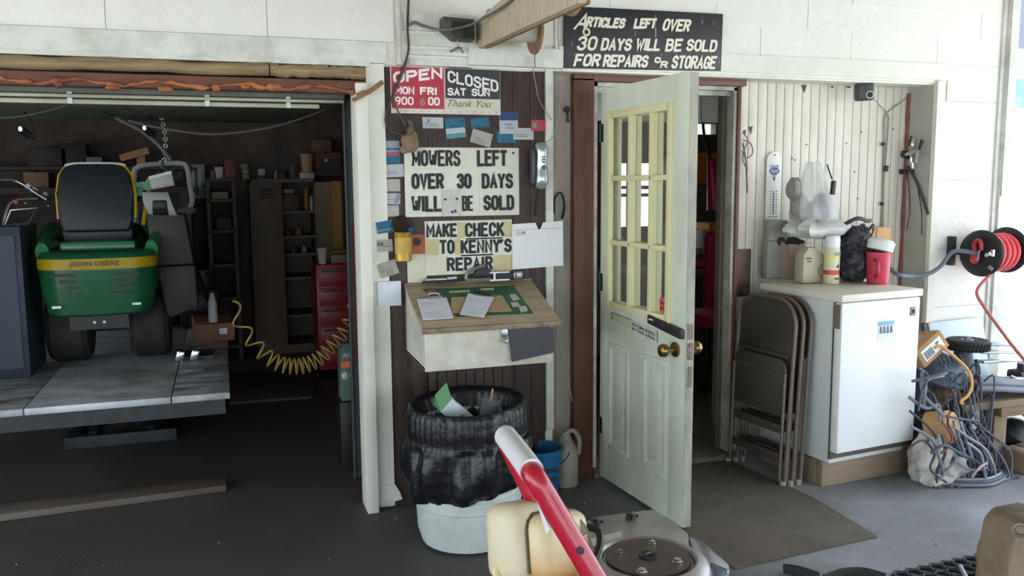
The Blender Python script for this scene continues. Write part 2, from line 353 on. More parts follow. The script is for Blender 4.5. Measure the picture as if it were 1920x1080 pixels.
# beadboard wall of the recess
b = B(); x = 2.68; k = 0
b.span((2.66, .214, 0), (3.92, .26, 2.12))
while x < 3.905:
    w = .0585+random.uniform(-.002, .002); b.span((x+.0022, .2, .22), (min(x+w-.0022, 3.92), .216, 2.1), bev=.002); x += w
b.span((2.68, .195, 0), (3.92, .216, .215))
bead = struct('wall_recess', b, mat((226, 222, 208), .5, dirt=.3, dcol=(150, 142, 128), scale=5, stretch=(1, 1, .4), bump=.1, edge=.55))
b = B()                                                          # flaked paint and nail heads
for px, py in ((1615, 247), (1587, 269), (1608, 372), (1512, 271), (1602, 322), (1675, 242), (1485, 297), (1490, 300)): p = P(px, py, .199); b.disc(p, Y, .005, .002, 8)
for px, py, w, h in ((1507, 165, .02, .03), (1560, 163, .016, .008), (1590, 163, .03, .008), (1407, 243, .015, .03), (1396, 248, .012, .02)):
    p = P(px, py, .1992); b.poly([p+V((-w, 0, h*.5)), p+V((w, 0, h*.6)), p+V((w*.3, 0, -h)), p+V((-w*.2, 0, -h*.5))])
b.done('bare_spots', mat((92, 82, 72), .8), bead)
# reveal of the recess with the cracked red edge
b = B(); b.span((3.9, 0.0, 0), (3.915, .2, 2.1)); b.span((3.895, -.03, 0), (3.945, .0, 2.11)); rv = struct('wall_reveal', b, WHITE)
b = B()
pts = [(3.898, .19, z*.07+.03) for z in range(30)]
b.tube([V(p)+V((0, 0, 0)) for p in pts], [.009+.012*abs(math.sin(i*1.7))*random.random() for i in range(30)], 6); b.done('red_caulk', mat((140, 82, 78), .7, dirt=.7, dcol=(90, 74, 66), scale=12), rv)
# door frame
b = B(); b.span((1.69, .06, 0), (1.80, .16, 2.07), bev=.004); b.span((2.655, .085, 0), (2.676, .2, 2.075), bev=.004); b.span((1.69, .06, 2.055), (2.69, .16, 2.095), bev=.004)
df = struct('trim_door', b, REDBROWN)
b = B(); b.span((1.80, .1, 0), (1.835, .3, 2.055)); b.span((2.638, .1, 0), (2.655, .16, 2.05)); b.span((1.80, .1, 2.035), (2.655, .26, 2.055)); b.span((1.80, .14, 2.01), (2.64, .2, 2.035)); struct('trim_7', b, mat((206, 204, 190), .6, dirt=.7, dcol=(96, 92, 84), scale=5, edge=.45))
b = B(); b.span((2.632, .16, 0), (2.655, .25, 2.03), bev=.003); b.span((2.622, .18, 0), (2.634, .205, 2.03), bev=.003); struct('trim_8', b, mat((112, 104, 94), .6, dirt=.6, dcol=(64, 56, 50), scale=5))
b = B(); b.span((1.80, .05, 0), (2.65, .26, .035), bev=.006); b.span((1.80, .04, 0), (2.65, .06, .03)); struct('trim_threshold', b, mat((116, 110, 102), .7, dirt=.8, dcol=(62, 56, 50), scale=9))

# garage room behind
b = B(); b.span((-3.3, 4.7, 0), (1.6, 4.8, 2.7)); struct('wall_back', b, DARKWALL)
b = B(); b.span((1.5, .13, 0), (1.56, 4.7, 2.7)); struct('wall_partition', b, DARKWALL)
b = B(); b.span((-3.3, .12, 0), (-3.2, 1.5, 2.7)); b.span((-3.3, 1.5, 0), (-3.2, 3.2, 1.1)); b.span((-3.3, 1.5, 2.0), (-3.2, 3.2, 2.7)); b.span((-3.3, 3.2, 0), (-3.2, 4.7, 2.7)); b.span((-3.28, 2.33, 1.1), (-3.22, 2.37, 2.0)); struct('wall_garage_left', b, DARKWALL)  # unseen window opening with mullion, added to let daylight brighten the garage
b = B(); b.span((-3.3, .12, 2.6), (1.56, 4.75, 2.7)); [b.span((-3.3, y, 2.42), (1.5, y+.05, 2.6)) for y in (1.2, 2.2, 3.2, 4.2)]; struct('ceiling_garage', b, DARKWALL)
# office behind the door
OW = mat((120, 112, 98), .8, dirt=.3, dcol=(80, 74, 64), scale=3)
b = B(); y = 3.0
WX0, WX1, WZ0, WZ1 = P(1308, 0, y).x, P(1348, 0, y).x, P(1330, 252, y).z, P(1330, 232, y).z
VX0, VX1, VZ0, VZ1 = 3.25, 3.72, 1.15, 1.72
b.span((1.56, y, 0), (VX0, y+.1, 2.5)); b.span((VX1, y, 0), (WX0, y+.1, 2.5)); b.span((WX1, y, 0), (4.45, y+.1, 2.5))
b.span((WX0, y, 0), (WX1, y+.1, WZ0)); b.span((WX0, y, WZ1), (WX1, y+.1, 2.5)); b.span((VX0, y, 0), (VX1, y+.1, VZ0)); b.span((VX0, y, VZ1), (VX1, y+.1, 2.5)); b.span((3.46, y+.02, VZ0), (3.50, y+.06, VZ1)); b.span((VX0, y+.02, 1.42), (VX1, y+.06, 1.45))
struct('wall_office_back', b, OW)
b = B(); b.span((1.56, .26, 2.4), (4.45, 3.1, 2.5)); struct('ceiling_office', b, OW)
b = B(); b.span((4.38, .2, 0), (4.45, 3.1, 2.5)); struct('wall_office_right', b, OW)
b = B(); b.span((1.56, .3, -.1), (4.45, 3.1, 0.004)); struct('floor_office', b, mat((96, 84, 72), .7, dirt=.5, dcol=(60, 50, 42), scale=3))
b = B(); x = 1.6
while x < 3.4: b.span((x+.003, .95, 1.93), (x+.147, .97, 2.4)); x += .15
b.span((1.56, .97, 1.93), (3.5, .99, 2.4)); struct('wall_header', b, WHITE)
# ================================================================== notices on the dark panel and the front wall
def wall_rect(x0, y0, x1, y1, y=-.006): a, c = P(x0, y0, y), P(x1, y1, y); return a.x, a.z, c.x, c.z
def sgn(name, label, cat, px, y=-.008):
    x0, z0, x1, z1 = wall_rect(*px, y); return thing(name, label, cat, ((x0+x1)/2, y, z1)), x0, z0, x1, z1

# red and black opening hours board
x0, z1, x1, z0 = wall_rect(731, 124, 938, 216)
t = thing('opening_hours_sign', 'red, black and cream board giving opening and closed days, nailed atop dark panel', 'sign', ((x0+x1)/2, -.006, z0))
xm = x0+(x1-x0)*.482; zs = z0+.022
b = B(); b.span((x0, -.012, z0), (x1, -.002, z1)); b.done('backboard', mat((214, 210, 200), .5, dirt=.4, dcol=(150, 130, 110), scale=12), t)
b = B(); b.span((x0+.004, -.014, zs), (xm-.004, -.0118, z1-.002)); b.done('red_panel', mat((178, 24, 48), .4, dirt=.3, dcol=(120, 20, 34), scale=14), t)
zb = zs+(z1-zs)*.27
b = B(); b.span((xm+.003, -.014, zb), (x1-.002, -.0118, z1-.002)); b.done('black_panel', mat((28, 29, 31), .35), t)
b = B(); b.span((xm+.003, -.014, zs), (x1-.002, -.0118, zb-.002)); b.done('cream_panel', mat((206, 200, 180), .5), t)
b = B()
for i in range(14): b.disc((x0+.03+i*(x1-x0-.05)/13, -.0125, z0+.011), Y, .0022, .002, 8)
b.done('tacks', DSTEEL, t)
WL = mat((232, 228, 222), .5, name='white_lettering'); tilt = V((.985, 0, .13))
H = z1-zs
strokes('OPEN', t, (x0+.012, -.0142, z1-H*.42), tilt, Z, (xm-x0)*.92, H*.28, WL, .0125, gap=.45)
strokes('MON', t, (x0+.018, -.0142, z1-H*.665), X, Z, (xm-x0)*.36, H*.19, WL, .0075, gap=.45); strokes('FRI', t, (x0+.135, -.0142, z1-H*.665), X, Z, (xm-x0)*.32, H*.19, WL, .009, gap=.5)
strokes('900', t, (x0+.018, -.0142, z1-H*.92), X, Z, (xm-x0)*.34, H*.2, WL, .007, gap=.5)
strokes('6', t, (x0+.134, -.0142, z1-H*.92), X, Z, .024, H*.18, mat((170, 130, 110), .5), .006); strokes('00', t, (x0+.172, -.0142, z1-H*.92), X, Z, .056, H*.21, WL, .008, gap=.5)
strokes('CLOSED', t, (xm+.014, -.0142, z1-H*.34), V((.97, 0, -.16)), Z, (x1-xm)*.92, H*.29, WL, .0095, gap=.45)
strokes('SAT SUN', t, (xm+.012, -.0142, zb+.012), X, Z, (x1-xm)*.76, H*.19, WL, .0075, gap=.42)
text('Thank You', t, (xm+.014, -.0142, zs+.012), X, Z, (x1-xm)*.78, H*.17, mat((96, 92, 84), .6), shear=.45, bold=-.004)

# white changeable-letter board
x0, z1, x1, z0 = wall_rect(757, 276, 973, 403)
t = thing('letter_board', 'large white board with black capitals about mowers left over thirty days', 'sign', ((x0+x1)/2, -.006, z0))
b = B(); b.span((x0, -.014, z0), (x1, -.001, z1), bev=.003)
b.done('board', mat((214, 215, 200), .45, dirt=.2, dcol=(176, 172, 150), scale=8), t)
b = B()
for f in (.06, .37, .70, .985): b.span((x0+.01, -.0155, z0+(z1-z0)*f-.002), (x1-.01, -.014, z0+(z1-z0)*f+.001))
for f in (.22, .36, .5, .64, .83): b.span((x0+(x1-x0)*f, -.0148, z0+.01), (x0+(x1-x0)*f+.001, -.014, z1-.01))
b.done('letter_tracks', CREAM, t)
def row(s, pa, y0, y1):
    xa = P(pa, y0, -.015); return (xa.x, -.0152, P(pa, y1, -.015).z), P(pa, y0, -.015).z-P(pa, y1, -.015).z
for s, pa, pb, ya, yb in (('MOWERS', 771, 863, 281, 312), ('LEFT', 894, 951, 281, 312), ('OVER', 771, 832, 325, 355), ('30', 856, 884, 325, 354), ('DAYS', 903, 962, 325, 354), ('WILL', 771, 828, 367, 398), ('BE', 866, 887, 367, 396), ('SOLD', 906, 964, 366, 395)):
    o, h = row(s, pa, ya, yb); strokes(s, t, o, X, Z, P(pb, ya, -.015).x-o[0], h, INK, .0105 if s == 'BE' else .0125 if s == 'MOWERS' else .0145, gap=.62)
b = B(); b.disc((x1-.03, -.0155, z1-.025), Y, .006, .004, 10); b.done('screw', DSTEEL, t)
# taped card over it
t, a0, c1, a1, c0 = sgn('taped_card', 'small stained white card taped over the lower middle of letter board', 'card', (829, 356, 863, 405), -.018)
b = B(); b.span((a0, -.0195, c0), (a1, -.0175, c1)); b.done('card', mat((206, 205, 200), .7, dirt=.35, dcol=(120, 100, 90), scale=40), t)
b = B(); [b.span((a0+.006, -.02, c0+.016+.011*i), (a1-.008-.004*(i%2), -.0195, c0+.0175+.011*i)) for i in range(7)]; b.done('faint_writing', mat((168, 160, 158), .7), t)
b = B(); [b.box((a0+(a1-a0)*u, -.0198, c0+(c1-c0)*v), (.014, .0012, .009), (0, .4*i, 0)) for i, (u, v) in enumerate(((.16, .64), (.82, .66), (.55, .16), (.72, .19)))]; b.done('print', INK, t)

# cheque sign: rows of letter tiles on a cream board
x0, z1, x1, z0 = wall_rect(796, 415, 960, 510)
t = thing('cheque_sign', 'cream board of black letter tiles asking to make checks to the shop', 'sign', ((x0+x1)/2, -.006, z0))
b = B(); b.span((x0, -.007, z0), (x1, -.001, z1)); b.done('board', CREAM, t)
YT = mat((200, 190, 146), .6, dirt=.3, dcol=(160, 140, 90), scale=20); TL = mat((216, 218, 204), .5, dirt=.15, dcol=(180, 176, 150), scale=20)
for q in ((797, 416, 858, 447), (873, 416, 942, 447), (824, 448, 852, 478), (864, 447, 960, 477), (838, 479, 925, 510)):
    A = wall_rect(*q, -.008); b = B(); b.span((A[0], -.009, A[3]), (A[2], -.007, A[1])); b.done('letter_tiles', TL, t)
for q in ((859, 417, 872, 447), (944, 415, 960, 447), (797, 449, 822, 478), (853, 448, 863, 478), (926, 479, 960, 508)): A = wall_rect(*q, -.008); b = B(); b.span((A[0], -.0085, A[3]), (A[2], -.007, A[1])); b.done('blank_tile', YT, t)
for s, pa, pb, ya, yb in (('MAKE', 799, 857, 418, 446), ('CHECK', 872, 945, 416, 445), ('TO', 824, 852, 449, 477), ("KENNY'S", 864, 959, 447, 476), ('REPAIR', 838, 924, 480, 509)):
    a = P(pa, yb, -.009); c = P(pb, ya, -.009); strokes(s, t, (a.x, -.0092, a.z), X, Z, c.x-a.x, c.z-a.z, INK, .0135, gap=.62)
# big envelope
A = wall_rect(960, 418, 1056, 500, -.014)
t = thing('envelope', 'large white mailing envelope with a red line, pinned beside the cheque sign', 'envelope', ((A[0]+A[2])/2, -.012, A[3]))
nx = P(1011, 420, -.014).x
b = B(); b.prism([(A[0], -.012, A[3]-.004), (A[2], -.012, A[3]+.006), (A[2]-.003, -.012, A[1]+.004), (nx+.02, -.012, A[1]-.001), (nx+.006, -.012, A[1]-.034), (nx-.006, -.012, A[1]-.034), (nx-.02, -.012, A[1]-.002), (A[0], -.012, A[1]-.006)], (0, -.004, 0)); b.done('sheet', mat((226, 229, 232), .7, dirt=.12, dcol=(180, 180, 184), scale=14), t)
b = B(); b.beam((A[0]+.004, -.0165, A[1]-.036), (nx-.012, -.0165, A[1]-.032), .0012, .006, up=Y); b.beam((nx+.012, -.0165, A[1]-.032), (A[2]-.01, -.0165, A[1]-.031), .0012, .006, up=Y); b.done('red_line', mat((212, 96, 88), .6), t)
b = B(); b.span((A[0]+.018, -.0168, A[1]-.062), (A[0]+.07, -.016, A[1]-.042)); b.done('stamp', mat((196, 198, 202), .7), t)
text('AP', t, (A[0]+.05, -.017, A[1]-.052), X, Z, .016, .009, INK, 'postmark')

# black painted board over the door
cs = [P(1060, 11, -.03), P(1356, 26, -.03), P(1352, 133, -.03), P(1058, 127, -.03)]
t = thing('painted_board', 'long black board with hand-painted white capitals, hung above the door', 'sign', (2.05, -.03, cs[3].z))
b = B(); b.prism([p for p in cs[::-1]], (0, .022, 0), .002); b.done('board', mat((34, 34, 37), .5, dirt=.25, dcol=(70, 70, 72), scale=9), t)
for s, pa, ya, pb, yb, h, sh in (('A', 1074, 56, 1098, 56, 30, .5), ('RTICLES', 1097, 51, 1172, 54, 20, .3), ('LEFT', 1187, 54, 1230, 54, 20, .22), ('OVER', 1240, 58, 1293, 60, 24, .3), ('30', 1080, 95, 1118, 95, 27, .22), ('DAYS', 1125, 95, 1184, 96, 24, .22), ('WILL', 1190, 95, 1238, 96, 24, .22), ('BE', 1246, 97, 1278, 97, 25, .2), ('SOLD', 1285, 96, 1344, 98, 24, .2),
                                 ('FOR', 1074, 125, 1124, 125, 24, .3), ('REPAIRS', 1129, 126, 1216, 127, 24, .2), ('O', 1226, 118, 1238, 119, 12, .2), ('R', 1237, 128, 1251, 128, 14, .2), ('STORAGE', 1257, 129, 1343, 130, 26, .22)):
    a = P(pa, ya, -.031); c = P(pb, yb, -.031); strokes(s, t, (a.x, -.0312, a.z), (c.x-a.x, 0, c.z-a.z), Z, (c-a).length*.97, h/411*1.05, mat((226, 224, 206), .5, name='cream_lettering'), .0125 if h > 15 else .009, gap=.5, shear=sh)
b = B(); p = P(1099, 60, -.0312); b.ring(p, Y, .016, .006, 14, 6); b.done('brush_loop', mat((226, 224, 206), .5), t)
b = B()
for px, y0, l in ((1191, 58, 10), (1229, 28, 44), (1230, 54, 16), (1317, 36, 10), (1338, 40, 8), (1072, 80, 6), (1240, 100, 6), (1268, 96, 8), (1348, 108, 12), (1078, 100, 8), (1120, 38, 6)): a = P(px, y0, -.0305); b.beam(a, a-Z*(l/400), .0035, .001, up=Y)
b.done('paint_drips', mat((140, 140, 138), .5), t)

# business cards
BLUE = mat((72, 150, 186), .5, dirt=.6, dcol=(30, 70, 110), scale=45, name='photo_print'); TEAL = mat((70, 176, 190), .5, dirt=.4, dcol=(220, 235, 235), scale=30)
def card(px, label, base=PAPER, band=None, tilt=0, bandpos='top', lines=2, name='business_card', cat='card', y=-.002, group=None, cr=None):
    cx, cy = (px[0]+px[2])/2, (px[1]+px[3])/2; c = P(cx, cy, y); h = P(cx, px[1], y).z-P(cx, px[3], y).z; w = P(px[2], cy, y).x-P(px[0], cy, y).x
    t = thing(name, label, cat, (c.x, y, c.z), group=group, local=True, rot=(R(random.uniform(-3, 0)), -R(tilt), 0))
    b = B(); b.sheet(5, 3, lambda u, v: V(((u-.5)*w, -.0015-.003*(u-.4)**2-(.002*(v < .1)), (v-.5)*h)), .0008); b.done('card_stock', base, t)
    if band:
        z0, z1 = {'top': (.1, .5), 'bottom': (-.5, -.15), 'all': (-.48, .48), 'mid': (-.05, .45)}[bandpos]
        b = B(); b.sheet(5, 2, lambda u, v: V(((u-.5)*w*.97, -.0028-.003*(u-.4)**2, (z0+(z1-z0)*v)*h)), .0005); b.done('printed_band', band, t)
    if lines:
        b = B(); [b.box((w*random.uniform(-.12, .1), -.0031, h*(-.08-.16*i)), (w*random.uniform(.35, .6), .0008, h*.05)) for i in range(lines)]; b.done('print', mat((120, 124, 130), .6), t)
    return t
G = 'business cards on the dark panel'
c = card((792, 220, 831, 241), 'white card with a large grey letter at top of row under hours board', group=G); text('J', c, (-.03, -.0032, 0), X, Z, .012, .018, mat((80, 90, 110), .5))
card((834, 221, 872, 240), 'bright blue printed card overlapping a teal card, below closed sign', BLUE, None, 4, lines=1, group=G)
card((836, 239, 873, 259), 'teal and white card tucked under a bright blue card', TEAL, PAPER, 6, 'mid', lines=0, group=G)
card((882, 221, 917, 239), 'blue landscape card above a slanting white card', BLUE, None, 3, lines=1, group=G)
card((883, 246, 922, 272), 'white card slanting downhill beneath a blue landscape card', mat((214, 212, 202), .7), None, -16, lines=3, group=G)
card((936, 209, 971, 251), 'tall white flyer with blue heading and green foot, near right of panel', PAPER, mat((60, 96, 150), .5), 1, 'top', 2, 'flyer', 'flyer', -.004, G)
card((932, 246, 967, 268), 'blue card half hidden under a tall white flyer', BLUE, None, 0, lines=0, group=G)
card((962, 240, 1000, 262), 'plain white card right of a tall white flyer', PAPER, None, 0, group=G)
c = card((995, 225, 1028, 246), 'pink card with a grey emblem beside the white corner strip', mat((216, 92, 104), .5), None, -1, lines=1, group=G)
b = B(); b.box((-.026, -.0035, 0), (.022, .001, .028)); b.done('emblem', mat((120, 130, 120), .5), c)
card((713, 264, 749, 285), 'white and pink edged blue card topmost of the column by garage jamb', mat((196, 206, 214), .5), BLUE, 1, 'bottom', 0, group=G)
card((712, 285, 750, 306), 'blue lake card second from top of column by garage jamb', BLUE, mat((200, 120, 150), .5), 1, 'top', 0, group=G)
card((718, 308, 757, 332), 'white card with grey lines touching edge of letter board', PAPER, None, 2, lines=2, group=G)
card((713, 336, 750, 359), 'blank cream card below card touching the letter board', mat((218, 216, 206), .7), None, 0, lines=0, group=G)
c = card((713, 362, 750, 383), 'white card with dark shading at its right end, near garage jamb', PAPER, None, -1, lines=1, group=G)
b = B(); b.box((.034, -.0034, 0), (.02, .001, .045), (0, .4, 0)); b.done('shaded_corner', mat((130, 136, 146), .5), c)
card((713, 385, 748, 406), 'plain off-white card lowest of the straight column, above blue curled card', mat((220, 220, 212), .7), None, 0, lines=0, group=G)
card((706, 414, 742, 436), 'curled blue photo card overlapping the garage jamb', BLUE, TEAL, 9, 'bottom', 0, y=-.014, group=G)
c = card((707, 449, 736, 472), 'cream card with black capitals B overlapping the garage jamb', mat((214, 214, 204), .7), None, 2, lines=1, y=-.014, group=G); text('IEB', c, (-.033, -.0034, .0), X, Z, .026, .016, INK)
card((710, 490, 745, 518), 'cream card tilted uphill above the square white note', mat((206, 202, 186), .7), None, 17, lines=3, y=-.014, group=G)
t, a0, c1, a1, c0 = sgn('notepad', 'square white note pad sheet hanging on jamb left of the desk', 'note', (707, 528, 752, 572), -.016)
b = B(); b.span((a0, -.028, c0), (a1, -.015, c1), bev=.002); b.done('sheets', mat((214, 222, 230), .7), t)
b = B(); [b.span((a0+.012, -.0286, c0+.016+i*.013), (a1-.014, -.028, c0+.0175+i*.013)) for i in range(6)]; b.done('ruling', mat((180, 190, 204), .7), t)
b = B(); b.disc(((a0+a1)/2, -.029, c1-.008), Y, .005, .004, 10); b.done('pin', STEEL, t)
# leaflet and sheet behind the tin
t, a0, c1, a1, c0 = sgn('leaflet', 'orange and brown printed leaflet half behind the yellow tin', 'leaflet', (771, 440, 797, 476), -.004)
b = B(); b.span((a0, -.006, c0), (a1, -.003, c1)); b.done('page', mat((184, 92, 56), .6, dirt=.5, dcol=(70, 40, 30), scale=30), t)
b = B(); b.disc(((a0+a1)/2-.006, -.0065, (c0+c1)/2+.012), Y, .02, .001, 16); b.done('picture', mat((40, 30, 28), .6), t)
t, a0, c1, a1, c0 = sgn('paper_sheet', 'yellowed blank paper sheet between tin and desk, left of cheque sign', 'paper', (763, 474, 800, 535), -.003)
b = B(); b.span((a0, -.005, c0), (a1, -.002, c1)); b.done('page', mat((206, 206, 184), .75, dirt=.2, dcol=(170, 160, 130), scale=10), t)

# handset in a wall cradle
p = P(1013, 312, -.05)
t = thing('telephone', 'silver handset phone hung upright in dark cradle on the panel edge', 'telephone', (p.x, 0, p.z))
b = B(); b.box((p.x-.026, -.022, p.z), (.03, .045, .17), bev=.01); b.done('cradle', mat((70, 74, 78), .4), t)
b = B(); b.tube(curve([(p.x+.004, -.035, p.z+.105), (p.x+.006, -.062, p.z+.075), (p.x+.006, -.058, p.z), (p.x+.006, -.062, p.z-.07), (p.x+.004, -.035, p.z-.1)], 6), [.02, .026, .029, .03, .03, .029, .028, .027, .026, .026, .026, .026, .026, .026, .027, .028, .029, .03, .03, .03, .029, .028, .027, .024, .018], 12, flat=.7); b.done('handset', mat((186, 190, 194), .3, .7), t)
b = B(); b.disc((p.x+.006, -.084, p.z-.006), Y, .011, .006, 16); [b.box((p.x+.006, -.084, p.z+.02+i*.012), (.016, .006, .006)) for i in range(3)]; b.done('keypad', mat((70, 80, 90), .4), t)
b = B(); b.tube(curve([(p.x+.004, -.03, p.z-.1), (p.x, -.02, p.z-.15), (p.x-.004, -.016, p.z-.2), (p.x-.004, -.02, p.z-.24)], 6), [.006]*9+[.009]*10, 8); b.done('cord', BLACK, t)

# brass tin with hinged lid
p = P(756, 459, -.055)
t = thing('tin_can', 'yellow and gold tin holder with raised round lid on the panel', 'tin', (p.x, 0, p.z-.07))
b = B(); b.lathe([(.036, -.075), (.039, -.072), (.039, .055), (.041, .06), (.037, .06), (.036, -.06)], p, Z, 20); b.done('can', mat((176, 140, 58), .35, .6, dirt=.5, dcol=(90, 66, 34), scale=22), t)
b = B(); b.lathe([(.0395, -.04), (.0395, .035)], p, Z, 20, cap=False); b.done('label_band', mat((186, 156, 66), .5, dirt=.4, dcol=(150, 90, 40), scale=25), t)
b = B(); b.disc((p.x, -.02, p.z+.09), V((0, 1, -.35)), .045, .01, 22); b.ring((p.x, -.024, p.z+.09), V((0, 1, -.35)), .042, .005); b.done('lid', mat((60, 48, 40), .4, .6), t)
b = B(); b.tube(curve([(p.x+.03, -.075, p.z+.06), (p.x+.04, -.08, p.z+.075), (p.x+.02, -.082, p.z+.07)]), .006, 6); b.done('blue_tag', mat((40, 70, 160), .5), t)
# leather pouch on a cord
p = P(768, 268, -.04)
t = thing('work_glove', 'worn tan leather glove bunched on a cord above the letter board', 'glove', (p.x, 0, p.z))
b = B(); b.ball(p, (.04, .022, .042), 14, 10, lambda a, h: 1+.16*math.sin(3*a+2*h)); b.ball(p+V((-.028, 0, -.03)), (.02, .014, .02), 10, 8); b.ball(p+V((.02, 0, .028)), (.02, .015, .026), 10, 8); b.done('glove', mat((132, 112, 86), .8, dirt=.6, dcol=(70, 58, 46), scale=18), t)
b = B(); b.tube(curve([p+V((-.004, .0, .03)), p+V((.012, -.004, .075)), p+V((.002, .01, .1))]), [.016]*8+[.01]*9, 8); b.done('cuff', mat((96, 80, 64), .8), t)
# black cable that comes down the siding into the panel
pts = [P(766, 0, -.03), P(764, 50, -.03), P(766, 92, -.034), P(757, 125, -.026), P(742, 165, -.026), P(730, 195, -.022), P(723, 225, -.022), P(732, 243, -.03), P(750, 252, -.04), P(762, 252, -.04)]
b = B(); b.tube(curve(pts, 6), .0055, 8); b.done('cable', mat((54, 52, 50), .6), label='dark cable running down siding, past the hours board, to the glove', cat='cable')
pts = [P(764, 98, -.034), P(762, 118, -.03), P(750, 150, -.026), P(738, 185, -.026), P(748, 212, -.026), P(760, 235, -.03)]
b = B(); b.tube(curve(pts, 6), .004, 6); b.done('cable', mat((80, 74, 66), .6), label='thin second cable crossing the red face of the hours board', cat='cable')
# cobweb of wires near the white corner strip
for i, (pts, lab) in enumerate((([P(998, 120, -.02), P(1003, 150, -.014), P(1012, 190, -.014), P(1034, 225, -.02)], 'thin wire dangling from the siding across dark plank beside corner strip'), ([P(1050, 20, -.04), P(1046, 60, -.04), P(1050, 110, -.03), P(1054, 160, -.025), P(1040, 250, -.025), P(1012, 272, -.03)], 'pale wire hanging from the trough beside black painted board'), ([P(1037, 590, -.01), P(1046, 640, -.012), P(1060, 690, -.012), P(1073, 752, -.016)], 'loose pale string hanging beside the desk'))):
    b = B(); b.tube(curve(pts, 6), .0022 if i < 2 else .003, 6); b.done('wire' if i < 2 else 'string', mat((150, 140, 124), .7), label=lab, cat='wire' if i < 2 else 'string')
for px, py, lab in ((1062, 205, 'old keyhole plate with hanging key on grey recess boards'),):
    p = P(px, py, .105); t = thing('keyhole_plate', lab, 'lock', p); b = B(); b.disc(p, Y, .017, .012, 12); b.done('plate', DSTEEL, t); b = B(); b.tube([p+V((0, -.008, 0)), p+V((.002, -.012, -.04)), p+V((.004, -.01, -.065))], [.006, .004, .009], 6); b.done('key', mat((40, 36, 32), .5), t)
pts = [P(1038, 400, .1), P(1040, 372, .08), P(1052, 362, .07), P(1058, 385, .07), P(1054, 410, .09)]
b = B(); b.tube(curve(pts, 6), .006, 8); b.done('cable', BLACK, label='short black cable looped on grey recess boards above the envelope corner', cat='cable')
# ================================================================== slant-top wall desk and what lies on it
x0, x1, yf, yb = .80, 1.373, -.404, -.003
DW = mat((206, 204, 190), .6, dirt=.5, dcol=(120, 106, 84), scale=6, edge=.5, bump=.15, name='worn_desk_paint')
t = thing('order_desk', 'white slant-top order desk with scuffed paint fixed to dark panel', 'desk', (1.08, 0, .745))
b = B()
b.prism([(x0, yb, .755), (x0, yf, .745), (x0, yf, .928), (x0, yb, 1.062)], (.016, 0, 0)); b.prism([(x1-.016, yb, .755), (x1-.016, yf, .745), (x1-.016, yf, .928), (x1-.016, yb, 1.062)], (.016, 0, 0))
b.span((x0-.004, yf-.014, .745), (x1+.004, yf, .93), bev=.003); b.prism([(x0, yb, .757), (x0, yf, .747), (x0, yf, .757), (x0, yb, .767)], (x1-x0, 0, 0)); b.span((x0, -.016, .76), (x1, yb, 1.06))
b.done('carcass', DW, t)
LB, LF = V((.795, -.012, 1.079)), V((.786, -.43, .934)); lu = X; lv = (LB-LF).normalized(); ln = lu.cross(lv); LW = .634; LL = (LB-LF).length
def lid(u, v, h=0): return LF+lu*u+lv*v+ln*h                     # point on the sloping top
b = B(); b.frame(LF, lu, lv, ln); b.box((LW/2, LL/2, -.008), (LW, LL, .018), bev=.003); b.done('lid', mat((176, 160, 134), .55, dirt=.6, dcol=(112, 94, 74), scale=7, stretch=(1, 4, 1), edge=.5), t)
b = B(); b.frame(LF, lu, lv, ln); b.box((LW/2, -.004, -.008), (LW+.008, .012, .024), bev=.002); EDG = mat((150, 134, 110), .6, dirt=.6, dcol=(70, 58, 48), scale=20); b.done('lid_edging', EDG, t)
b = B(); b.frame(LF, lu, lv, ln); b.box((LW/2, LL, -.004), (LW, .014, .02)); b.done('lid_edging', EDG, t)
b = B(); b.box((1.155, yf-.018, .895), (.03, .006, .038), bev=.002); b.done('hasp', STEEL, t)
b = B(); b.tube([(1.15, yf-.026, .882), (1.148, yf-.034, .872), (1.158, yf-.036, .862), (1.168, yf-.034, .872), (1.165, yf-.026, .882)], .004, 8); b.box((1.158, yf-.03, .86), (.02, .012, .02), bev=.003); b.done('padlock', STEEL, t)
# support panel under the desk
b = B(); b.span((.9, -.03, .02), (.93, -.004, .75)); b.span((.9, -.008, .03), (1.32, -.004, .74)); [b.span((.90+i*.047, -.02, .03), (.943+i*.047, -.004, .748)) for i in range(9)]; b.done('panel', mat((70, 58, 50), .7, dirt=.6, dcol=(38, 32, 28), scale=5, stretch=(1, 1, .2)), t)
# black rubber flap on its front
t = thing('rubber_flap', 'black rubber sheet hanging from the front of the white desk', 'sheet', (1.25, yf-.02, .76))
b = B(); b.prism([(1.17, yf-.018, .925), (1.385, yf-.018, .921), (1.388, yf-.022, .792), (1.186, yf-.024, .764)], (0, -.005, 0)); b.done('sheet', mat((44, 46, 52), .55, dirt=.3, dcol=(80, 82, 88), scale=4), t)
b = B(); [b.disc((x, yf-.024, .914), Y, .005, .003, 10) for x in (1.18, 1.275, 1.375)]; b.done('tacks', STEEL, t)
def onlid(px, py, h=0):                                          # picture point on the sloping top
    d = ray(px, py); k = ((LF+ln*h)-CAM).dot(ln)/d.dot(ln); return CAM+d*k
def slab(q, h0, th): return [onlid(a, c, h0) for a, c in q], ln*th
t = thing('desk_mat', 'green printed desk mat with advertisements lying on the slant-top desk', 'desk mat', lid(.3, .2))
b = B(); b.prism(*slab(((857, 594), (1000, 588), (963, 536), (792, 543)), .001, .002)); b.done('mat_sheet', mat((26, 84, 56), .45, dirt=.5, dcol=(60, 92, 44), scale=12), t)
ADV = mat((196, 196, 176), .5, dirt=.5, dcol=(110, 120, 110), scale=60)
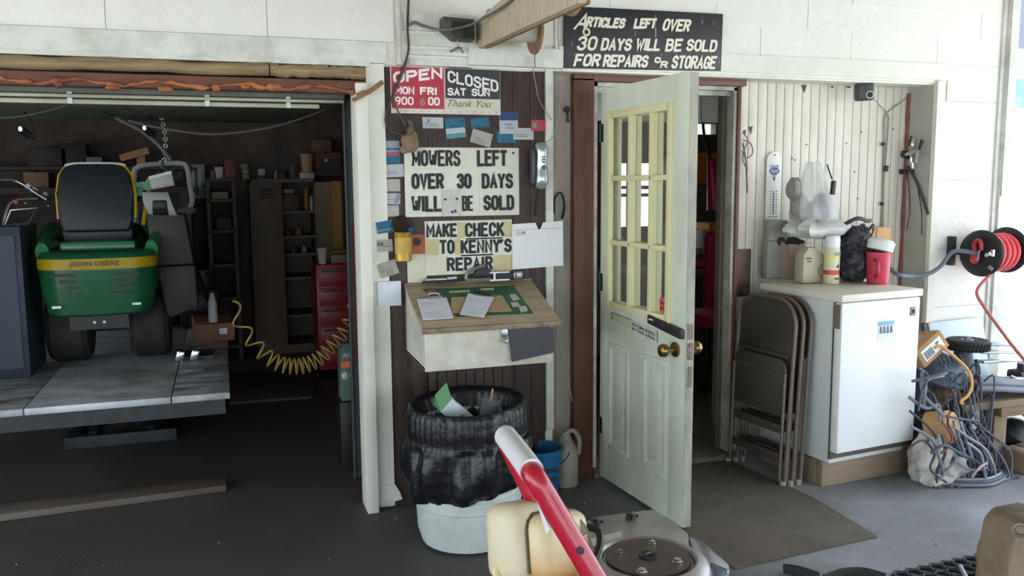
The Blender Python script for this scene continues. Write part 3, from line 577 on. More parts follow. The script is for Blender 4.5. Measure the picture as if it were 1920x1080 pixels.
for q in (((955, 553), (967, 551), (975, 562), (962, 564)), ((957, 568), (970, 566), (976, 574), (962, 576)), ((972, 575), (986, 573), (990, 583), (977, 586)), ((842, 546), (880, 544), (882, 547), (843, 549)), ((900, 541), (925, 540), (927, 543), (902, 545))): b = B(); b.prism(*slab(q, .0032, .0006)); b.done('advert', ADV, t)
b = B(); c = onlid(810, 548, .0032); b.frame(c, lu, lv, ln); b.lathe([(.021, 0), (.021, .001)], n=24); b.done('red_badge', mat((196, 70, 66), .5), t)
b = B(); b.prism(*slab(((845, 588), (961, 584), (941, 554), (846, 558)), .004, .0015))
b.done('paper_sheet', mat((178, 154, 112), .8, dirt=.3, dcol=(130, 104, 70), scale=9), label='tan paper lying under the two clipboards on the desk', cat='paper')
def clipboard(q, clip, label, cl, rot):
    t = thing('clipboard', label, 'clipboard', onlid((q[0][0]+q[2][0])/2, (q[0][1]+q[2][1])/2, .006), group='clipboards on the slant-top desk')
    b = B(); b.prism(*slab(q, .006, .003)); b.done('board', mat((120, 84, 56), .6), t)
    cx, cy = sum(a for a, c in q)/4, sum(c for a, c in q)/4; q2 = [(cx+(a-cx)*.96, cy+(c-cy)*.95+.5) for a, c in q]
    b = B(); b.prism(*slab(q2, .009, .003)); b.done('paper', mat((214, 216, 226), .8), t)
    b = B(); u = (onlid(*q[1])-onlid(*q[0])).normalized(); w = ln.cross(u); c0 = onlid(*q[0], .012); W_ = (onlid(*q[1])-onlid(*q[0])).length; L_ = (onlid(*q[3])-onlid(*q[0])).length
    b.frame(c0, u, w, ln)
    for i in range(6): b.box((W_*(.5+random.uniform(-.08, .02)), L_*(.74-.1*i if i < 2 else .5-.09*i), .0004), (W_*random.uniform(.5, .75), .0016, .0006))
    b.done('print', mat((150, 154, 168), .7), t)
    b = B(); b.frame(onlid(*clip, .012), u, w, ln); b.box((0, 0, .004), (.075, .02, .008), bev=.002); b.tube([(-.03, .012, .006), (-.02, .02, .012), (.02, .02, .012), (.03, .012, .006)], .004, 8); b.done('clip', cl, t)
clipboard(((792, 601), (852, 597), (838, 557), (780, 560)), (814, 558), 'clipboard with a form, set squarely at the left of the desk top', STEEL, 0)
clipboard(((861, 590), (908, 596), (928, 557), (877, 549)), (903, 553), 'clipboard with blank white pad, lying askew in the middle of the desk', DSTEEL, 0)
# staplers and pocket radio along the top ledge
def ledge(px, h=0): p = PX(px, 525, lid(0, 0).x) ; q = P(px, 524, -.03); return V((q.x, -.035, 1.083+h))
a = ledge(792); c = ledge(856)
t = thing('stapler', 'silver flat stapler lying on the desk ledge under blank paper sheet', 'stapler', (a+c)/2)
b = B(); b.beam(a+Z*.006, c+Z*.006, .03, .012, bev=.003); b.done('base', BLACK, t)
b = B(); b.beam(a+V((.008, 0, .018)), c+V((-.05, 0, .018)), .024, .012, bev=.004); b.beam(c+V((-.05, 0, .02)), c+V((-.002, 0, .022)), .026, .016, bev=.005); b.done('arm', STEEL, t)
b = B(); b.box(c+V((-.028, -.013, .022)), (.03, .004, .008)); b.done('label', mat((180, 190, 210), .5), t)
a = ledge(872); c = ledge(927)
t = thing('stapler', 'black and grey stapler standing open-jawed in middle of desk ledge', 'stapler', (a+c)/2)
GR = mat((140, 140, 138), .4, .5)
b = B(); b.tube(curve([c+V((-.02, 0, .008)), a+V((.05, 0, .008)), a+V((.008, 0, .01)), a+V((.004, 0, .028)), a+V((.02, 0, .05)), a+V((.06, 0, .066)), a+V((.1, 0, .075))], 5), .011, 8, flat=.8); b.done('frame', GR, t)
b = B(); b.prism([a+V((.03, .008, .028)), c+V((-.02, .008, .016)), c+V((-.02, .008, .055)), a+V((.1, .008, .07)), a+V((.055, .008, .058))], (0, -.02, 0), .004); b.done('grip', BLACK, t)
a = ledge(918); c = ledge(977)
t = thing('stapler', 'black and chrome electric stapler lying at right end of desk ledge', 'stapler', (a+c)/2)
b = B(); b.box((a+c)/2+Z*.022+X*.008, (.165, .03, .042), bev=.008); b.done('body', BLACK, t)
b = B(); b.box(c+V((-.022, -.002, .022)), (.05, .034, .04), bev=.01); b.box(a+V((.045, -.014, .04)), (.1, .006, .007)); b.box(a+V((.045, -.014, .004)), (.1, .006, .007)); b.box(a+V((.018, -.01, .022)), (.01, .016, .044)); b.done('chrome_trim', STEEL, t)
b = B(); b.box(a+V((.07, -.016, .023)), (.075, .006, .03), bev=.003); b.box(c+V((-.034, -.019, .022)), (.008, .004, .014)); b.done('grip', mat((36, 38, 42), .6), t)

# ================================================================== waste barrel, bag and rubbish
c = V((.965, -.47, 0))
t = thing('barrel', 'white plastic barrel with moulded band used as waste bin below desk', 'barrel', c)
BP = mat((196, 204, 200), .4, dirt=.35, dcol=(110, 104, 92), scale=6, edge=.55, name='barrel_plastic')
b = B(); b.lathe([(.17, 0), (.205, .015), (.222, .07), (.228, .18), (.234, .186), (.235, .236), (.229, .24), (.229, .255), (.236, .26), (.236, .30), (.222, .305), (.222, .52), (.21, .54), (.2, .54), (.2, .05), (.1, .04)], c, Z, 40); b.done('shell', BP, t)
b = B(); b.lathe([(.2368, .262), (.2368, .298)], c, Z, 40, cap=False); b.done('stained_band', mat((180, 182, 174), .5, dirt=.75, dcol=(66, 60, 54), scale=14, stretch=(1, 1, .5), edge=.5), t)
BAG = mat((18, 19, 23), .36, bump=.5, bscale=30, name='black_bag_film')
t = thing('waste_bag', 'black plastic bag lining the white barrel, folded over its rim', 'bag', c+Z*.24)
def bagf(u, v):
    a = 2*math.pi*u
    pr = [(.18, .42), (.2, .60), (.222, .67), (.245, .685), (.258, .66), (.262, .6), (.256, .55), (.262, .52), (.27, .47), (.272, .42), (.262, .36), (.24, .325)]
    k = v*(len(pr)-1); i = min(int(k), len(pr)-2); f = k-i
    r = pr[i][0]*(1-f)+pr[i+1][0]*f; h = pr[i][1]*(1-f)+pr[i+1][1]*f
    fold = .005*math.sin(41*a+3*math.sin(3*a)+2*math.sin(7*a))*(1 if .35 < v < .72 else .35)+(.014*math.sin(7*a+9*v)+.01*math.sin(13*a-5*v) if v > .6 else 0)
    z = h-.072+(.042*math.cos(a-.3)+.006*math.sin(5*a))*(v if v > .6 else .25)
    return c+V((math.cos(a)*(r+fold), math.sin(a)*(r+fold), z+.01))
b = B(); b.sheet(160, 40, bagf, wrap=True); b.done('film', BAG, t, sharp=80)
b = B(); b.tube([bagf(i/80, .55)+V((math.cos(2*math.pi*i/80), math.sin(2*math.pi*i/80), 0))*.002 for i in range(80)], .0035, 6, closed=True); b.done('tie_cord', BAG, t)
t = thing('rubbish', 'crumpled paper rubbish filling the black bag below its rim', 'rubbish', c+Z*.5)
b = B(); b.ball(c+Z*.43, (.17, .17, .09), 24, 12, lambda a, h: 1+.08*math.sin(5*a+4*h)); b.done('heap', mat((60, 60, 62), .8, dirt=.6, dcol=(140, 140, 136), scale=18), t)
t = thing('carton', 'crushed white, green and blue drink carton leaning out of the black bag', 'carton', c+V((-.06, -.06, .58)))
b = B(); b.at(c+V((-.055, -.05, .575)), (.25, .75, .3)); b.box((0, 0, 0), (.2, .08, .075), bev=.006); b.done('body', mat((196, 206, 208), .5, dirt=.25, dcol=(110, 150, 180), scale=10), t)
b = B(); b.at(c+V((-.055, -.05, .575)), (.25, .75, .3)); b.prism([(-.1, -.04, -.036), (-.1, .04, -.036), (-.15, .0, .0)], (0, 0, .07)); b.box((-.07, 0, .0385), (.02, .082, .002)); b.done('gable_top', mat((86, 140, 92), .5), t)
b = B(); b.at(c+V((-.055, -.05, .575)), (.25, .75, .3)); b.box((0.02, -.0405, .0), (.06, .002, .03)); b.done('panel', mat((150, 60, 50), .5), t)
p = c+V((.1, .02, .55))
t = thing('drink_cup', 'translucent plastic cup with a straw resting in the black bag', 'cup', p)
b = B(); b.lathe([(.03, -.05), (.042, .05), (.044, .055), (.04, .055)], p, V((.2, -.2, 1)), 20); b.done('cup', mat((150, 154, 164), .3, alpha=.7), t)
b = B(); b.tube([p+V((.01, 0, .03)), p+V((.018, -.02, .11))], .004, 8); b.done('straw', mat((200, 160, 130), .5), t)

# blue bucket and milky jug by the door frame
p = PZ(1033, 930, 0); p = V((1.44, -.10, 0))
t = thing('bucket', 'blue plastic bucket on floor between white barrel and door frame', 'bucket', p)
b = B(); b.lathe([(.085, 0), (.09, .01), (.108, .235), (.118, .24), (.118, .25), (.104, .25), (.104, .24), (.088, .02), (.03, .012)], p, Z, 30); b.done('shell', mat((32, 108, 156), .4, dirt=.4, dcol=(18, 56, 84), scale=10), t)
b = B(); [b.span((p.x-.03, p.y-.106+.006*i, .15-.05*i), (p.x+.05, p.y-.1+.008*i, .17-.05*i)) for i in range(2)]; b.done('label', mat((30, 40, 60), .5), t)
b = B(); b.tube([p+V((math.cos(a)*.12, math.sin(a)*.04-.09, .235-math.sin(a)*.09)) for a in [i*math.pi/16 for i in range(17)]], .003, 6); b.done('bail', DSTEEL, t)
p = V((1.615, -.015, 0))
t = thing('jug', 'dusty milk-white plastic jug with handle on floor against grey boards', 'jug', p)
b = B(); b.lathe([(.05, 0), (.062, .01), (.064, .16), (.058, .2), (.03, .25), (.022, .27), (.022, .285)], p, Z, 22); b.done('body', mat((160, 156, 140), .4, dirt=.5, dcol=(96, 88, 74), scale=8), t)
b = B(); b.tube(curve([p+V((-.02, -.02, .275)), p+V((.02, -.035, .30)), p+V((.06, -.03, .25)), p+V((.06, -.02, .17))]), .011, 8); b.done('handle', mat((160, 156, 140), .4), t)
# ================================================================== the open door
H0 = V((1.82, 0, 0)); dd = V((.06, -.79, 0)).normalized(); dn = V((-dd.y, dd.x, 0)); W0, W1 = -.02, .742
DP = mat((216, 222, 204), .5, dirt=.4, dcol=(140, 142, 128), scale=4.5, stretch=(1, 1, .45), edge=.52, bump=.1, name='door_paint'); DT = mat((222, 216, 170), .45, dirt=.15, dcol=(180, 170, 120), scale=8, name='yellowed_glazing_frame')
door = thing('door_1', 'off-white half-glazed door standing open towards the camera', 'door', H0, kind='structure')
DB = lambda: B().frame(H0, dd, dn, Z)
b = DB(); T = .045
b.span((W0, 0, .02), (.055, T, 2.01), bev=.002); b.span((.62, 0, .02), (W1-.002, T, 2.01), bev=.002); b.span((.055, 0.001, 1.89), (.62, T, 2.01)); b.span((.055, 0.001, .02), (.62, T, .925))
b.done('slab', DP, door)
b = DB(); b.span((W1-.003, .002, .02), (W1+.001, T-.002, 2.005)); b.done('edge_strip', mat((176, 176, 160), .6, dirt=.8, dcol=(88, 82, 70), scale=8, stretch=(1, 1, .3), edge=.5), door)
b = DB()
for y in (-.012, T+.012): b.span((.052, min(y, 0), .925), (.09, max(y, T) if y > 0 else .01, 1.895), bev=.004) if y < 0 else b.span((.052, T-.01, .925), (.09, y, 1.895), bev=.004)
b.span((.588, -.012, .925), (.627, .01, 1.895), bev=.004); b.span((.588, T-.01, .925), (.627, T+.012, 1.895), bev=.004)
for z0, z1 in ((1.86, 1.895), (.925, .958)): b.span((.09, -.012, z0), (.588, T+.012, z1), bev=.004)
for s in (.268, .453): b.span((s-.015, -.009, .95), (s+.015, T+.009, 1.87), bev=.005)
for z in (1.57, 1.255): b.span((.085, -.009, z-.013), (.592, T+.009, z+.013), bev=.005)
b.done('glazing_frame', DT, door)
GL = bpy.data.materials.new('window_glass'); GL.use_nodes = True; _n = GL.node_tree; _b = _n.nodes['Principled BSDF']
_g = _n.nodes.new('ShaderNodeBsdfGlossy'); _g.inputs['Roughness'].default_value = .03; _t = _n.nodes.new('ShaderNodeBsdfTransparent'); _t.inputs[0].default_value = (.80, .82, .80, 1); _f = _n.nodes.new('ShaderNodeLayerWeight'); _f.inputs[0].default_value = .12; _m = _n.nodes.new('ShaderNodeMixShader')
_n.links.new(_f.outputs['Fresnel'], _m.inputs[0]); _n.links.new(_t.outputs[0], _m.inputs[1]); _n.links.new(_g.outputs[0], _m.inputs[2]); _d = _n.nodes.new('ShaderNodeBsdfDiffuse'); _d.inputs[0].default_value = (.55, .52, .47, 1); _m2 = _n.nodes.new('ShaderNodeMixShader'); _m2.inputs[0].default_value = .09; _n.links.new(_m.outputs[0], _m2.inputs[1]); _n.links.new(_d.outputs[0], _m2.inputs[2]); _n.links.new(_m2.outputs[0], _n.nodes['Material Output'].inputs[0])
for s0, s1 in ((.09, .253), (.283, .438), (.468, .588)):
    for z0, z1 in ((1.583, 1.86), (1.268, 1.557), (.958, 1.242)):
        b = DB(); b.span((s0, .02, z0), (s1, .024, z1)); b.done('pane', GL, door)
for s0, s1 in ((.075, .275), (.405, .61)):
    b = DB(); z0, z1 = .20, .75
    for a, c in (((s0, z0), (s1, z0+.028)), ((s0, z1-.028), (s1, z1)), ((s0, z0+.02), (s0+.026, z1-.02)), ((s1-.026, z0+.02), (s1, z1-.02))): b.span((a[0], -.007, a[1]), (c[0], .004, c[1]), bev=.006)
    b.span((s0+.05, -.004, z0+.055), (s1-.05, .004, z1-.055), bev=.004); b.done('raised_panel', DP, door)
b = DB(); b.span((.66, -.02, .79), (.661, 0, .791)); b.at(); b.frame(H0, dd, dn, Z); b.lathe([(.034, 0), (.033, -.008), (.02, -.012), (.012, -.016), (.012, -.04), (.026, -.048), (.031, -.062), (.026, -.078), (.012, -.086)], (.668, 0, .815), (0, 1, 0), 24); k = b.done('door_knob', BRASS, door, label='tarnished knob on the outer face')
b = DB(); b.lathe([(.034, 0), (.033, .008), (.02, .012), (.012, .016), (.012, .04), (.026, .048), (.031, .062), (.026, .078), (.012, .086)], (.668, T, .815), (0, 1, 0), 24); b.done('door_knob', BRASS, door, label='brighter knob on the inner face')
b = DB(); b.span((W1, .01, .78), (W1+.004, .036, .855)); [b.disc((W1+.004, .023, z), X, .007, .004, 10) for z in (.79, .817, .843)]; b.span((W1, .014, .66), (W1+.003, .034, .75)); b.span((W1, .008, .87), (W1+.003, .036, .94)); b.done('latch_plate', mat((120, 112, 100), .45, .7, dirt=.6, dcol=(60, 52, 44), scale=30), door)
b = DB(); b.prism([(.468, -.002, .905), (.468, -.002, .945), (.612, -.002, .93), (.612, -.002, .886)], (0, -.022, 0), .003); b.prism([(.618, -.002, .885), (.618, -.002, .928), (W1-.006, -.002, .915), (W1-.006, -.002, .872)], (0, -.022, 0), .003); b.done('slide_lock', mat((52, 46, 44), .5, .3), door)
b = DB(); [b.span((.485+.012*i, -.026, .922+.002*(i % 2)), (.493+.012*i, -.024, .93)) for i in range(3)]; b.done('lock_mark', WL, door)
b = DB(); b.prism([(.105, -.001, .868), (.105, -.001, .902), (.525, -.001, .878), (.525, -.001, .822)], (0, -.002, 0)); sk = b.done('sticker', mat((198, 206, 196), .5, dirt=.3, dcol=(150, 150, 130), scale=20), door)
b = DB(); b.prism([(.108, -.003, .87), (.108, -.003, .899), (.28, -.003, .89), (.28, -.003, .852)], (0, -.001, 0)); b.done('faded_field', mat((190, 194, 160), .5), sk)
b = DB(); b.beam((.105, -.0035, .904), (.29, -.0035, .893), .004, .001, up=dn); b.span((.521, -.004, .824), (.525, -.003, .876)); b.beam((.105, -.0035, .868), (.105, -.0035, .904), .004, .001, up=dn); b.done('sticker_border', INK, sk)
def dl(s, z, h=0): return H0+dd*s+dn*(-h)+Z*z
sl = (dd*1-Z*.1).normalized()
text('NO SMOKING', sk, dl(.3, .868, .0035), sl, Z, .205, .016, mat((70, 76, 74), .6), bold=.01); text('IN THIS AREA', sk, dl(.3, .848, .0035), sl, Z, .205, .014, mat((70, 76, 74), .6), bold=.01)
b = DB(); b.span((.515, .012, .965), (.585, .014, 1.03)); rs = b.done('decal', mat((216, 84, 90), .5), door)
b = DB(); [b.span((.522+.022*i, .0105, .975+.024*j), (.536+.022*i, .0115, .988+.024*j)) for i in range(3) for j in range(2)]; b.done('print', mat((80, 60, 60), .5), rs)
for z in (.25, 1.0, 1.75):
    b = DB(); b.cyl((W0-.005, .0, z), (W0-.005, .0, z+.09), .007, n=10); b.span((W0, -.001, z), (W0+.025, .002, z+.09)); b.done('hinge', DSTEEL, door)
# strike guard plate on the beadboard side of the frame
p = P(1388, 578, .19); t = thing('lock_plate', 'tall brown metal guard plate with round lock right of the doorway', 'lock plate', p)
b = B(); b.span((P(1378, 580, .19).x, .186, .90), (P(1405, 580, .19).x, .2, 1.17), bev=.002); b.done('plate', mat((112, 92, 78), .5, .4, dirt=.5, dcol=(70, 58, 50), scale=9), t)
b = B(); q = P(1392, 545, .185); b.lathe([(.018, 0), (.016, .008), (.012, .02)], q, (0, -1, 0), 16); b.done('lock', STEEL, t)
# loose wires by the frame
for k, (pts, lb) in enumerate(((((1392, 248), (1402, 262), (1396, 280), (1393, 300), (1402, 320)), 'wire'), (((1394, 262), (1408, 270), (1411, 288), (1399, 296), (1391, 282)), 'ring'), (((1393, 268), (1398, 300), (1400, 335), (1401, 362)), 'long'))):
    b = B(); b.tube(curve([P(a, c, .175) for a, c in pts], 6), .003 if k < 2 else .0045, 6)
    b.done('wire', mat((104, 102, 96), .6), label=('thin kinked grey wire sticking from door frame onto beadboard', 'thin wire curled in a ring beside door frame', 'thicker grey wire hanging straight down beside the door frame')[k], cat='wire')

# ================================================================== beadboard bay: thermometer, motion lamp, cables, valve
cs = [P(1432, 420, .19), P(1463, 425, .19), P(1467, 300, .19), P(1434, 296, .19)]; cx, w = (cs[0].x+cs[1].x)/2, .098; z0, z1 = P(1447, 424, .19).z, P(1449, 284, .19).z
t = thing('thermometer', 'tall white rounded enamel wall thermometer with a blue oval badge', 'thermometer', (cx, .19, z0))
def pill(hw, a, c, y): return [(cx+hw*math.cos(math.pi*i/12), y, c-hw+hw*math.sin(math.pi*i/12)) for i in range(13)]+[(cx-hw*math.cos(math.pi*i/12), y, a+hw-hw*math.sin(math.pi*i/12)*.6) for i in range(13)]
b = B(); b.prism(pill(w/2, z0, z1, .196), (0, -.012, 0), .003); b.done('plate', mat((232, 232, 226), .3, dirt=.1, dcol=(180, 176, 160), scale=8), t)
BLU = mat((92, 104, 150), .4, name='faded_blue')
zc = z0+(z1-z0)*.74
b = B(); b.lathe([(1, 0), (1, .0015)], n=24); 
for v in b.bm.verts: v.co = V((cx+v.co.x*.034, .184-v.co.z, zc+v.co.y*.021))
b.done('oval_badge', mat((64, 78, 140), .4), t)
text('Ford', t, (cx-.025, .1822, zc-.01), X, Z, .05, .02, WL, 'badge_script', shear=.4, bold=.01)
b = B(); b.prism([(cx-.034, .184, zc+.034), (cx+.034, .184, zc+.034), (cx+.026, .184, zc+.018), (cx-.026, .184, zc+.018)], (0, -.0012, 0)); b.prism([(cx-.018, .184, zc-.018), (cx+.018, .184, zc-.018), (cx, .184, zc-.06)], (0, -.0012, 0)); b.done('badge_scrolls', mat((150, 158, 186), .5), t)
b = B(); b.disc((cx, .183, zc-.045), Y, .006, .002, 12); b.done('badge_dot', INK, t)
b = B(); b.span((cx-.003, .181, z0+.07), (cx+.003, .185, z0+.2)); b.ball((cx, .183, z0+.07), .005, 8, 6); b.done('tube', mat((120, 124, 130), .3), t)
b = B()
for i in range(9): [b.span((cx+s*.019-.004, .1832, z0+.07+i*.0155), (cx+s*.019+.004, .1845, z0+.077+i*.0155)) for s in (-1, 1)]
b.done('scale_figures', mat((120, 124, 134), .5), t)
b = B(); b.span((cx-.034, .1832, z0+.052), (cx+.034, .1845, z0+.056)); b.done('scale_line', mat((110, 114, 124), .5), t)
b = B(); [b.disc((cx, .183, z), Y, .004, .003, 8) for z in (z0+.022, z1-.02)]; b.done('screws', DSTEEL, t)
p = P(1620, 172, .06)
t = thing('security_camera', 'dark grey cube camera with round lens mounted under recess soffit', 'camera', p)
b = B(); b.at(p, (.05, -.06, -.35)); b.box((0, 0, 0), (.095, .07, .1), bev=.014, seg=3); b.done('housing', mat((58, 58, 66), .45), t)
b = B(); b.at(p, (.05, -.06, -.35)); b.lathe([(.021, 0), (.021, .006), (.017, .006), (.015, .0), (.004, -.001)], (.018, -.034, -.02), (0, -1, 0), 22); b.done('lens_ring', STEEL, t)
b = B(); b.at(p, (.05, -.06, -.35)); b.disc((.018, -.037, -.02), Y, .014, .004, 18); b.disc((-.005, -.036, .015), Y, .004, .003, 8); b.done('lens', INK, t)
b = B(); b.box(p+V((.01, .01, .054)), (.06, .03, .014)); b.done('bracket', STEEL, t)
# camera lead, looped
GC = mat((150, 144, 130), .5, name='grey_lead')
pts = [P(1637, 184, .1), P(1650, 198, .14), P(1663, 211, .19), P(1680, 198, .19), P(1704, 181, .19)]
b = B(); b.tube(pts, .0032, 6); b.done('cable', GC, label='thin lead from the cube camera pulled in a V to reveal', cat='cable')
for k, q in enumerate((((1663, 213), (1658, 225), (1658, 270), (1657, 325), (1655, 400), (1648, 470)), ((1664, 213), (1666, 225), (1663, 270), (1659, 320), (1657, 360), (1656, 440)))):
    b = B(); b.tube(curve([P(a, c, .19) for a, c in q], 6), .0042, 6); o = b.done('cable', GC, label=('left', 'right')[k] and ('grey cable hanging behind the freezer clutter, nearer to the thermometer', 'grey cable hanging behind freezer clutter, nearer to the reveal')[k], cat='cable')
    if k == 0:
        for px, py, h in ((1656, 270, .02), (1661, 316, .035), (1654, 382, .02)): q = P(px, py, .182); b = B(); b.box(q, (.016 if h < .03 else .024, .02, h), (0, .15, 0), bev=.004); b.done('plug', DSTEEL, o)
t = thing('valve', 'cluster of bright air fittings and dark valve on the recess reveal', 'valve', (3.88, .1, 1.6))
b = B(); q = V((3.872, .11, 1.69))
b.tube(curve([q+V((0, 0, -.07)), q+V((-.01, 0, -.01)), q+V((0, .01, .06)), q+V((0, 0, .1))], 5), .011, 10); b.tube([q+V((-.005, -.03, -.04)), q+V((-.01, -.045, .02)), q+V((-.008, -.06, .08))], .010, 10); b.cyl(q+V((-.01, .04, .01)), q+V((-.01, -.06, .03)), .012, n=10); b.done('fittings', CHROME, t)
b = B(); b.box(q+V((-.004, .05, .01)), (.03, .06, .04), (.3, 0, 0), bev=.008); b.tube([q+V((-.01, -.05, .03)), q+V((-.012, -.075, .09))], .009, 8); b.tube([q+V((0, .03, .06)), q+V((0, .02, .12))], .006, 8); b.box(q+V((-.006, .06, -.09)), (.03, .05, .03), bev=.006); b.done('valve_body', DSTEEL, t)
b = B(); b.tube(curve([PX(1703, 312, 3.885), PX(1718, 340, 3.882), PX(1730, 372, 3.885), PX(1740, 402, 3.89)], 6), .008, 8); b.done('air_hose', mat((60, 60, 62), .5), label='dark air hose running from the valve down the reveal', cat='hose')
for k, q in enumerate((((1712, 318), (1722, 360), (1728, 400), (1728, 440)), ((1700, 318), (1704, 350), (1706, 395), (1700, 430)))):
    b = B(); b.tube(curve([PX(a, c, 3.89) for a, c in q], 6), .0028, 6); b.done('wire', DSTEEL, label=('thin dark wire hanging on the reveal inside the air hose', 'thin wire hanging along the cracked inner corner of reveal')[k], cat='wire')

# ================================================================== trough arm, floodlight and spool over the notices
t = thing('lumber_board', 'rough lumber plank jutting from wall above the closed days sign', 'plank', (1.17, -.5, 2.17))
b = B(); b.prism([(1.165, .0, 2.175), (1.215, -1.1, 2.175), (1.215, -1.1, 2.42), (1.165, 0, 2.30)], (.035, 0, 0), .003); b.done('board', fibre((200, 186, 160), (148, 128, 102), .7, (14, 14, 1), .75), t)
b = B(); b.prism([(1.2, .0, 2.175), (1.25, -1.1, 2.175), (1.25, -1.1, 2.195), (1.2, 0, 2.195)], (.012, 0, 0)); b.done('bottom_lath', LUMBER, t)
b = B(); b.tube(curve([(1.24, -.9, 2.24), (1.26, -.92, 2.19), (1.30, -.9, 2.20), (1.31, -.88, 2.25)], 5), .012, 6, flat=2.2); b.done('curled_strip', LUMBER, t)
t = thing('cable_spool', 'empty wooden cable spool hanging behind the rough lumber plank', 'spool', (1.36, -.12, 2.15))
SPW = fibre((146, 112, 84), (98, 74, 54), .5, (3, 3, 3), .7)
for px, r in ((918, .085), (1003, .105)):
    q = P(px, 50, -.14); b = B(); b.disc((q.x, -.14, 2.248), X, r, .012, 30); b.done('flange', SPW, t)
b = B(); b.cyl((P(918, 50, -.14).x, -.14, 2.248), (P(1003, 50, -.14).x, -.14, 2.248), .055, n=22); b.done('core', mat((206, 200, 188), .6), t)
t = thing('floodlight', 'black floodlight box fixed to patched boards above the hours sign', 'lamp', P(858, 55, -.08))
q = P(858, 55, -.06)
b = B(); b.prism([q+V((-.075, .05, .05)), q+V((.075, .05, .045)), q+V((.075, .05, -.05)), q+V((-.02, .05, -.05)), q+V((-.075, .05, -.005))], (0, -.075, 0), .006); b.done('housing', mat((74, 70, 62), .5), t)
b = B(); b.prism([q+V((-.035, -.0255, .03)), q+V((.07, -.0255, .03)), q+V((.07, -.0255, -.045)), q+V((-.015, -.0255, -.045)), q+V((-.035, -.0255, -.01))], (0, -.004, 0)); b.done('face', BLACK, t)
b = B(); b.lathe([(.026, 0), (.026, .012), (.02, .012), (.018, .002)], q+V((-.01, -.03, -.02)), (0, -1, 0), 20); b.done('lens_ring', mat((60, 62, 66), .3), t)
b = B(); b.tube([q+V((0, -.0, -.05)), q+V((0, 0, -.085))], .004, 6); b.tube(curve([q+V((-.03, .02, -.098)), q+V((0, -.02, -.086)), q+V((.03, .02, -.098))]), .006, 6); b.done('stem', STEEL, t)
pts = [P(768, 48, -.03), P(776, 41, -.05), P(793, 48, -.06), P(815, 54, -.08), P(838, 56, -.12), P(862, 52, -.13), P(886, 45, -.15), P(915, 29, -.25), P(940, 14, -.4), P(962, -2, -.5)]
b = B(); b.tube(curve(pts, 6), .006, 8); b.done('cable', mat((92, 92, 92), .5), label='grey flex running past the floodlight and along the lumber plank', cat='cable')
# splintered stick caught at the top of the jamb
t = thing('wood_splinter', 'broken splintered stick caught at top of the garage jamb', 'stick', P(690, 170, -.08))
b = B(); b.beam(P(662, 188, -.08), P(692, 172, -.075), .02, .018, bev=.004); b.beam(P(690, 174, -.08), P(718, 153, -.07), .018, .02, bev=.004); b.beam(P(668, 178, -.085), P(684, 170, -.085), .01, .012); b.done('stick', LUMBER, t)
# log lintel over the garage opening
for k, (a, c, lb) in enumerate(((-1, 503, 'long weathered half-log nailed over the garage opening, left length'), (505, 683, 'short weathered half-log over garage opening, ending near the hours board'))):
    q0, q1 = P(a, 118, -.03) if a > 0 else V((-2.3, -.03, 2.04)), P(c, 127, -.03); q0.z = q1.z = 2.045
    n = 24; b = B(); b.tube([q0+(q1-q0)*(i/n)+Z*random.uniform(-.004, .004) for i in range(n+1)], [.034+random.uniform(-.003, .003) for i in range(n+1)], 12, flat=.8); b.done('log', fibre((164, 142, 104), (104, 84, 60), .8, (.6, 8, 8), .7), label=lb, cat='log')
b = B(); b.span((-2.3, -.03, 1.955), (.64, .04, 2.012), bev=.006); b.done('header_board', mat((112, 70, 54), .7, dirt=.85, dcol=(66, 46, 38), scale=9, stretch=(.4, 1, 3)), label='red-brown board under the half-logs along the garage opening', cat='board')
b = B(); n = 110; ff = lambda i: abs(math.sin(i*.73)*math.sin(i*.31+1)+.35*math.sin(i*1.9))
b.tube([(-2.2+2.78*i/n, -.034, 1.972+.010*math.sin(i*.5)+random.uniform(-.004, .004)) for i in range(n+1)], [.004+.018*min(1, ff(i))*random.uniform(.6, 1) for i in range(n+1)], 9, flat=.8)
q = -1.7
while q < .45:
    b.ball((q, -.036, 1.962+.012*math.sin(q*5)), (random.uniform(.014, .035), .016, random.uniform(.010, .019)), 12, 8, lambda a, h: 1+.15*math.sin(4*a+3*h)+.08*math.sin(9*a)); q += random.choice((.05, .07, .12, .2))
b.done('foam_sealant', mat((196, 122, 66), .6, dirt=1.0, dcol=(118, 60, 46), scale=7, bump=.5, bscale=50, edge=.42), sharp=80, kind='stuff', label='orange lumps of sealing foam smeared along the red-brown header board', cat='foam')
t = thing('garage_door', 'grey-green sectional garage door rolled up under the garage ceiling', 'garage door', (-.8, 1.2, 1.93))
GD = mat((112, 116, 104), .6, dirt=.4, dcol=(70, 70, 62), scale=5)
for i in range(4): b = B(); b.span((-2.3, .16+i*.55, 1.945+.012*i), (.57, .69+i*.55, 1.985+.012*i), bev=.006); b.done('door_section', GD, t)
b = B(); b.span((-2.3, .15, 1.90), (.45, .165, 1.92), bev=.003); b.span((-2.3, .13, 1.925), (.56, .15, 1.94), bev=.003); b.done('bottom_rail', mat((170, 172, 150), .5, .3, dirt=.5, dcol=(100, 98, 84), scale=7, stretch=(.5, 1, 1)), t)
b = B(); [b.span((x, .145, 1.90), (x+.02, .17, 1.95)) for x in (-1.4, -.6, -.05, .3)]; b.done('clips', STEEL, t)
t = thing('door_track', 'vertical grey steel door track just inside the garage jamb', 'track', (.62, .48, 0))
b = B(); b.span((.598, .48, 0), (.652, .485, 1.97)); b.span((.598, .44, 0), (.603, .485, 1.97)); b.span((.647, .44, 0), (.652, .485, 1.97)); b.done('channel', mat((104, 112, 114), .5, .5, dirt=.4, dcol=(70, 60, 54), scale=8), t)
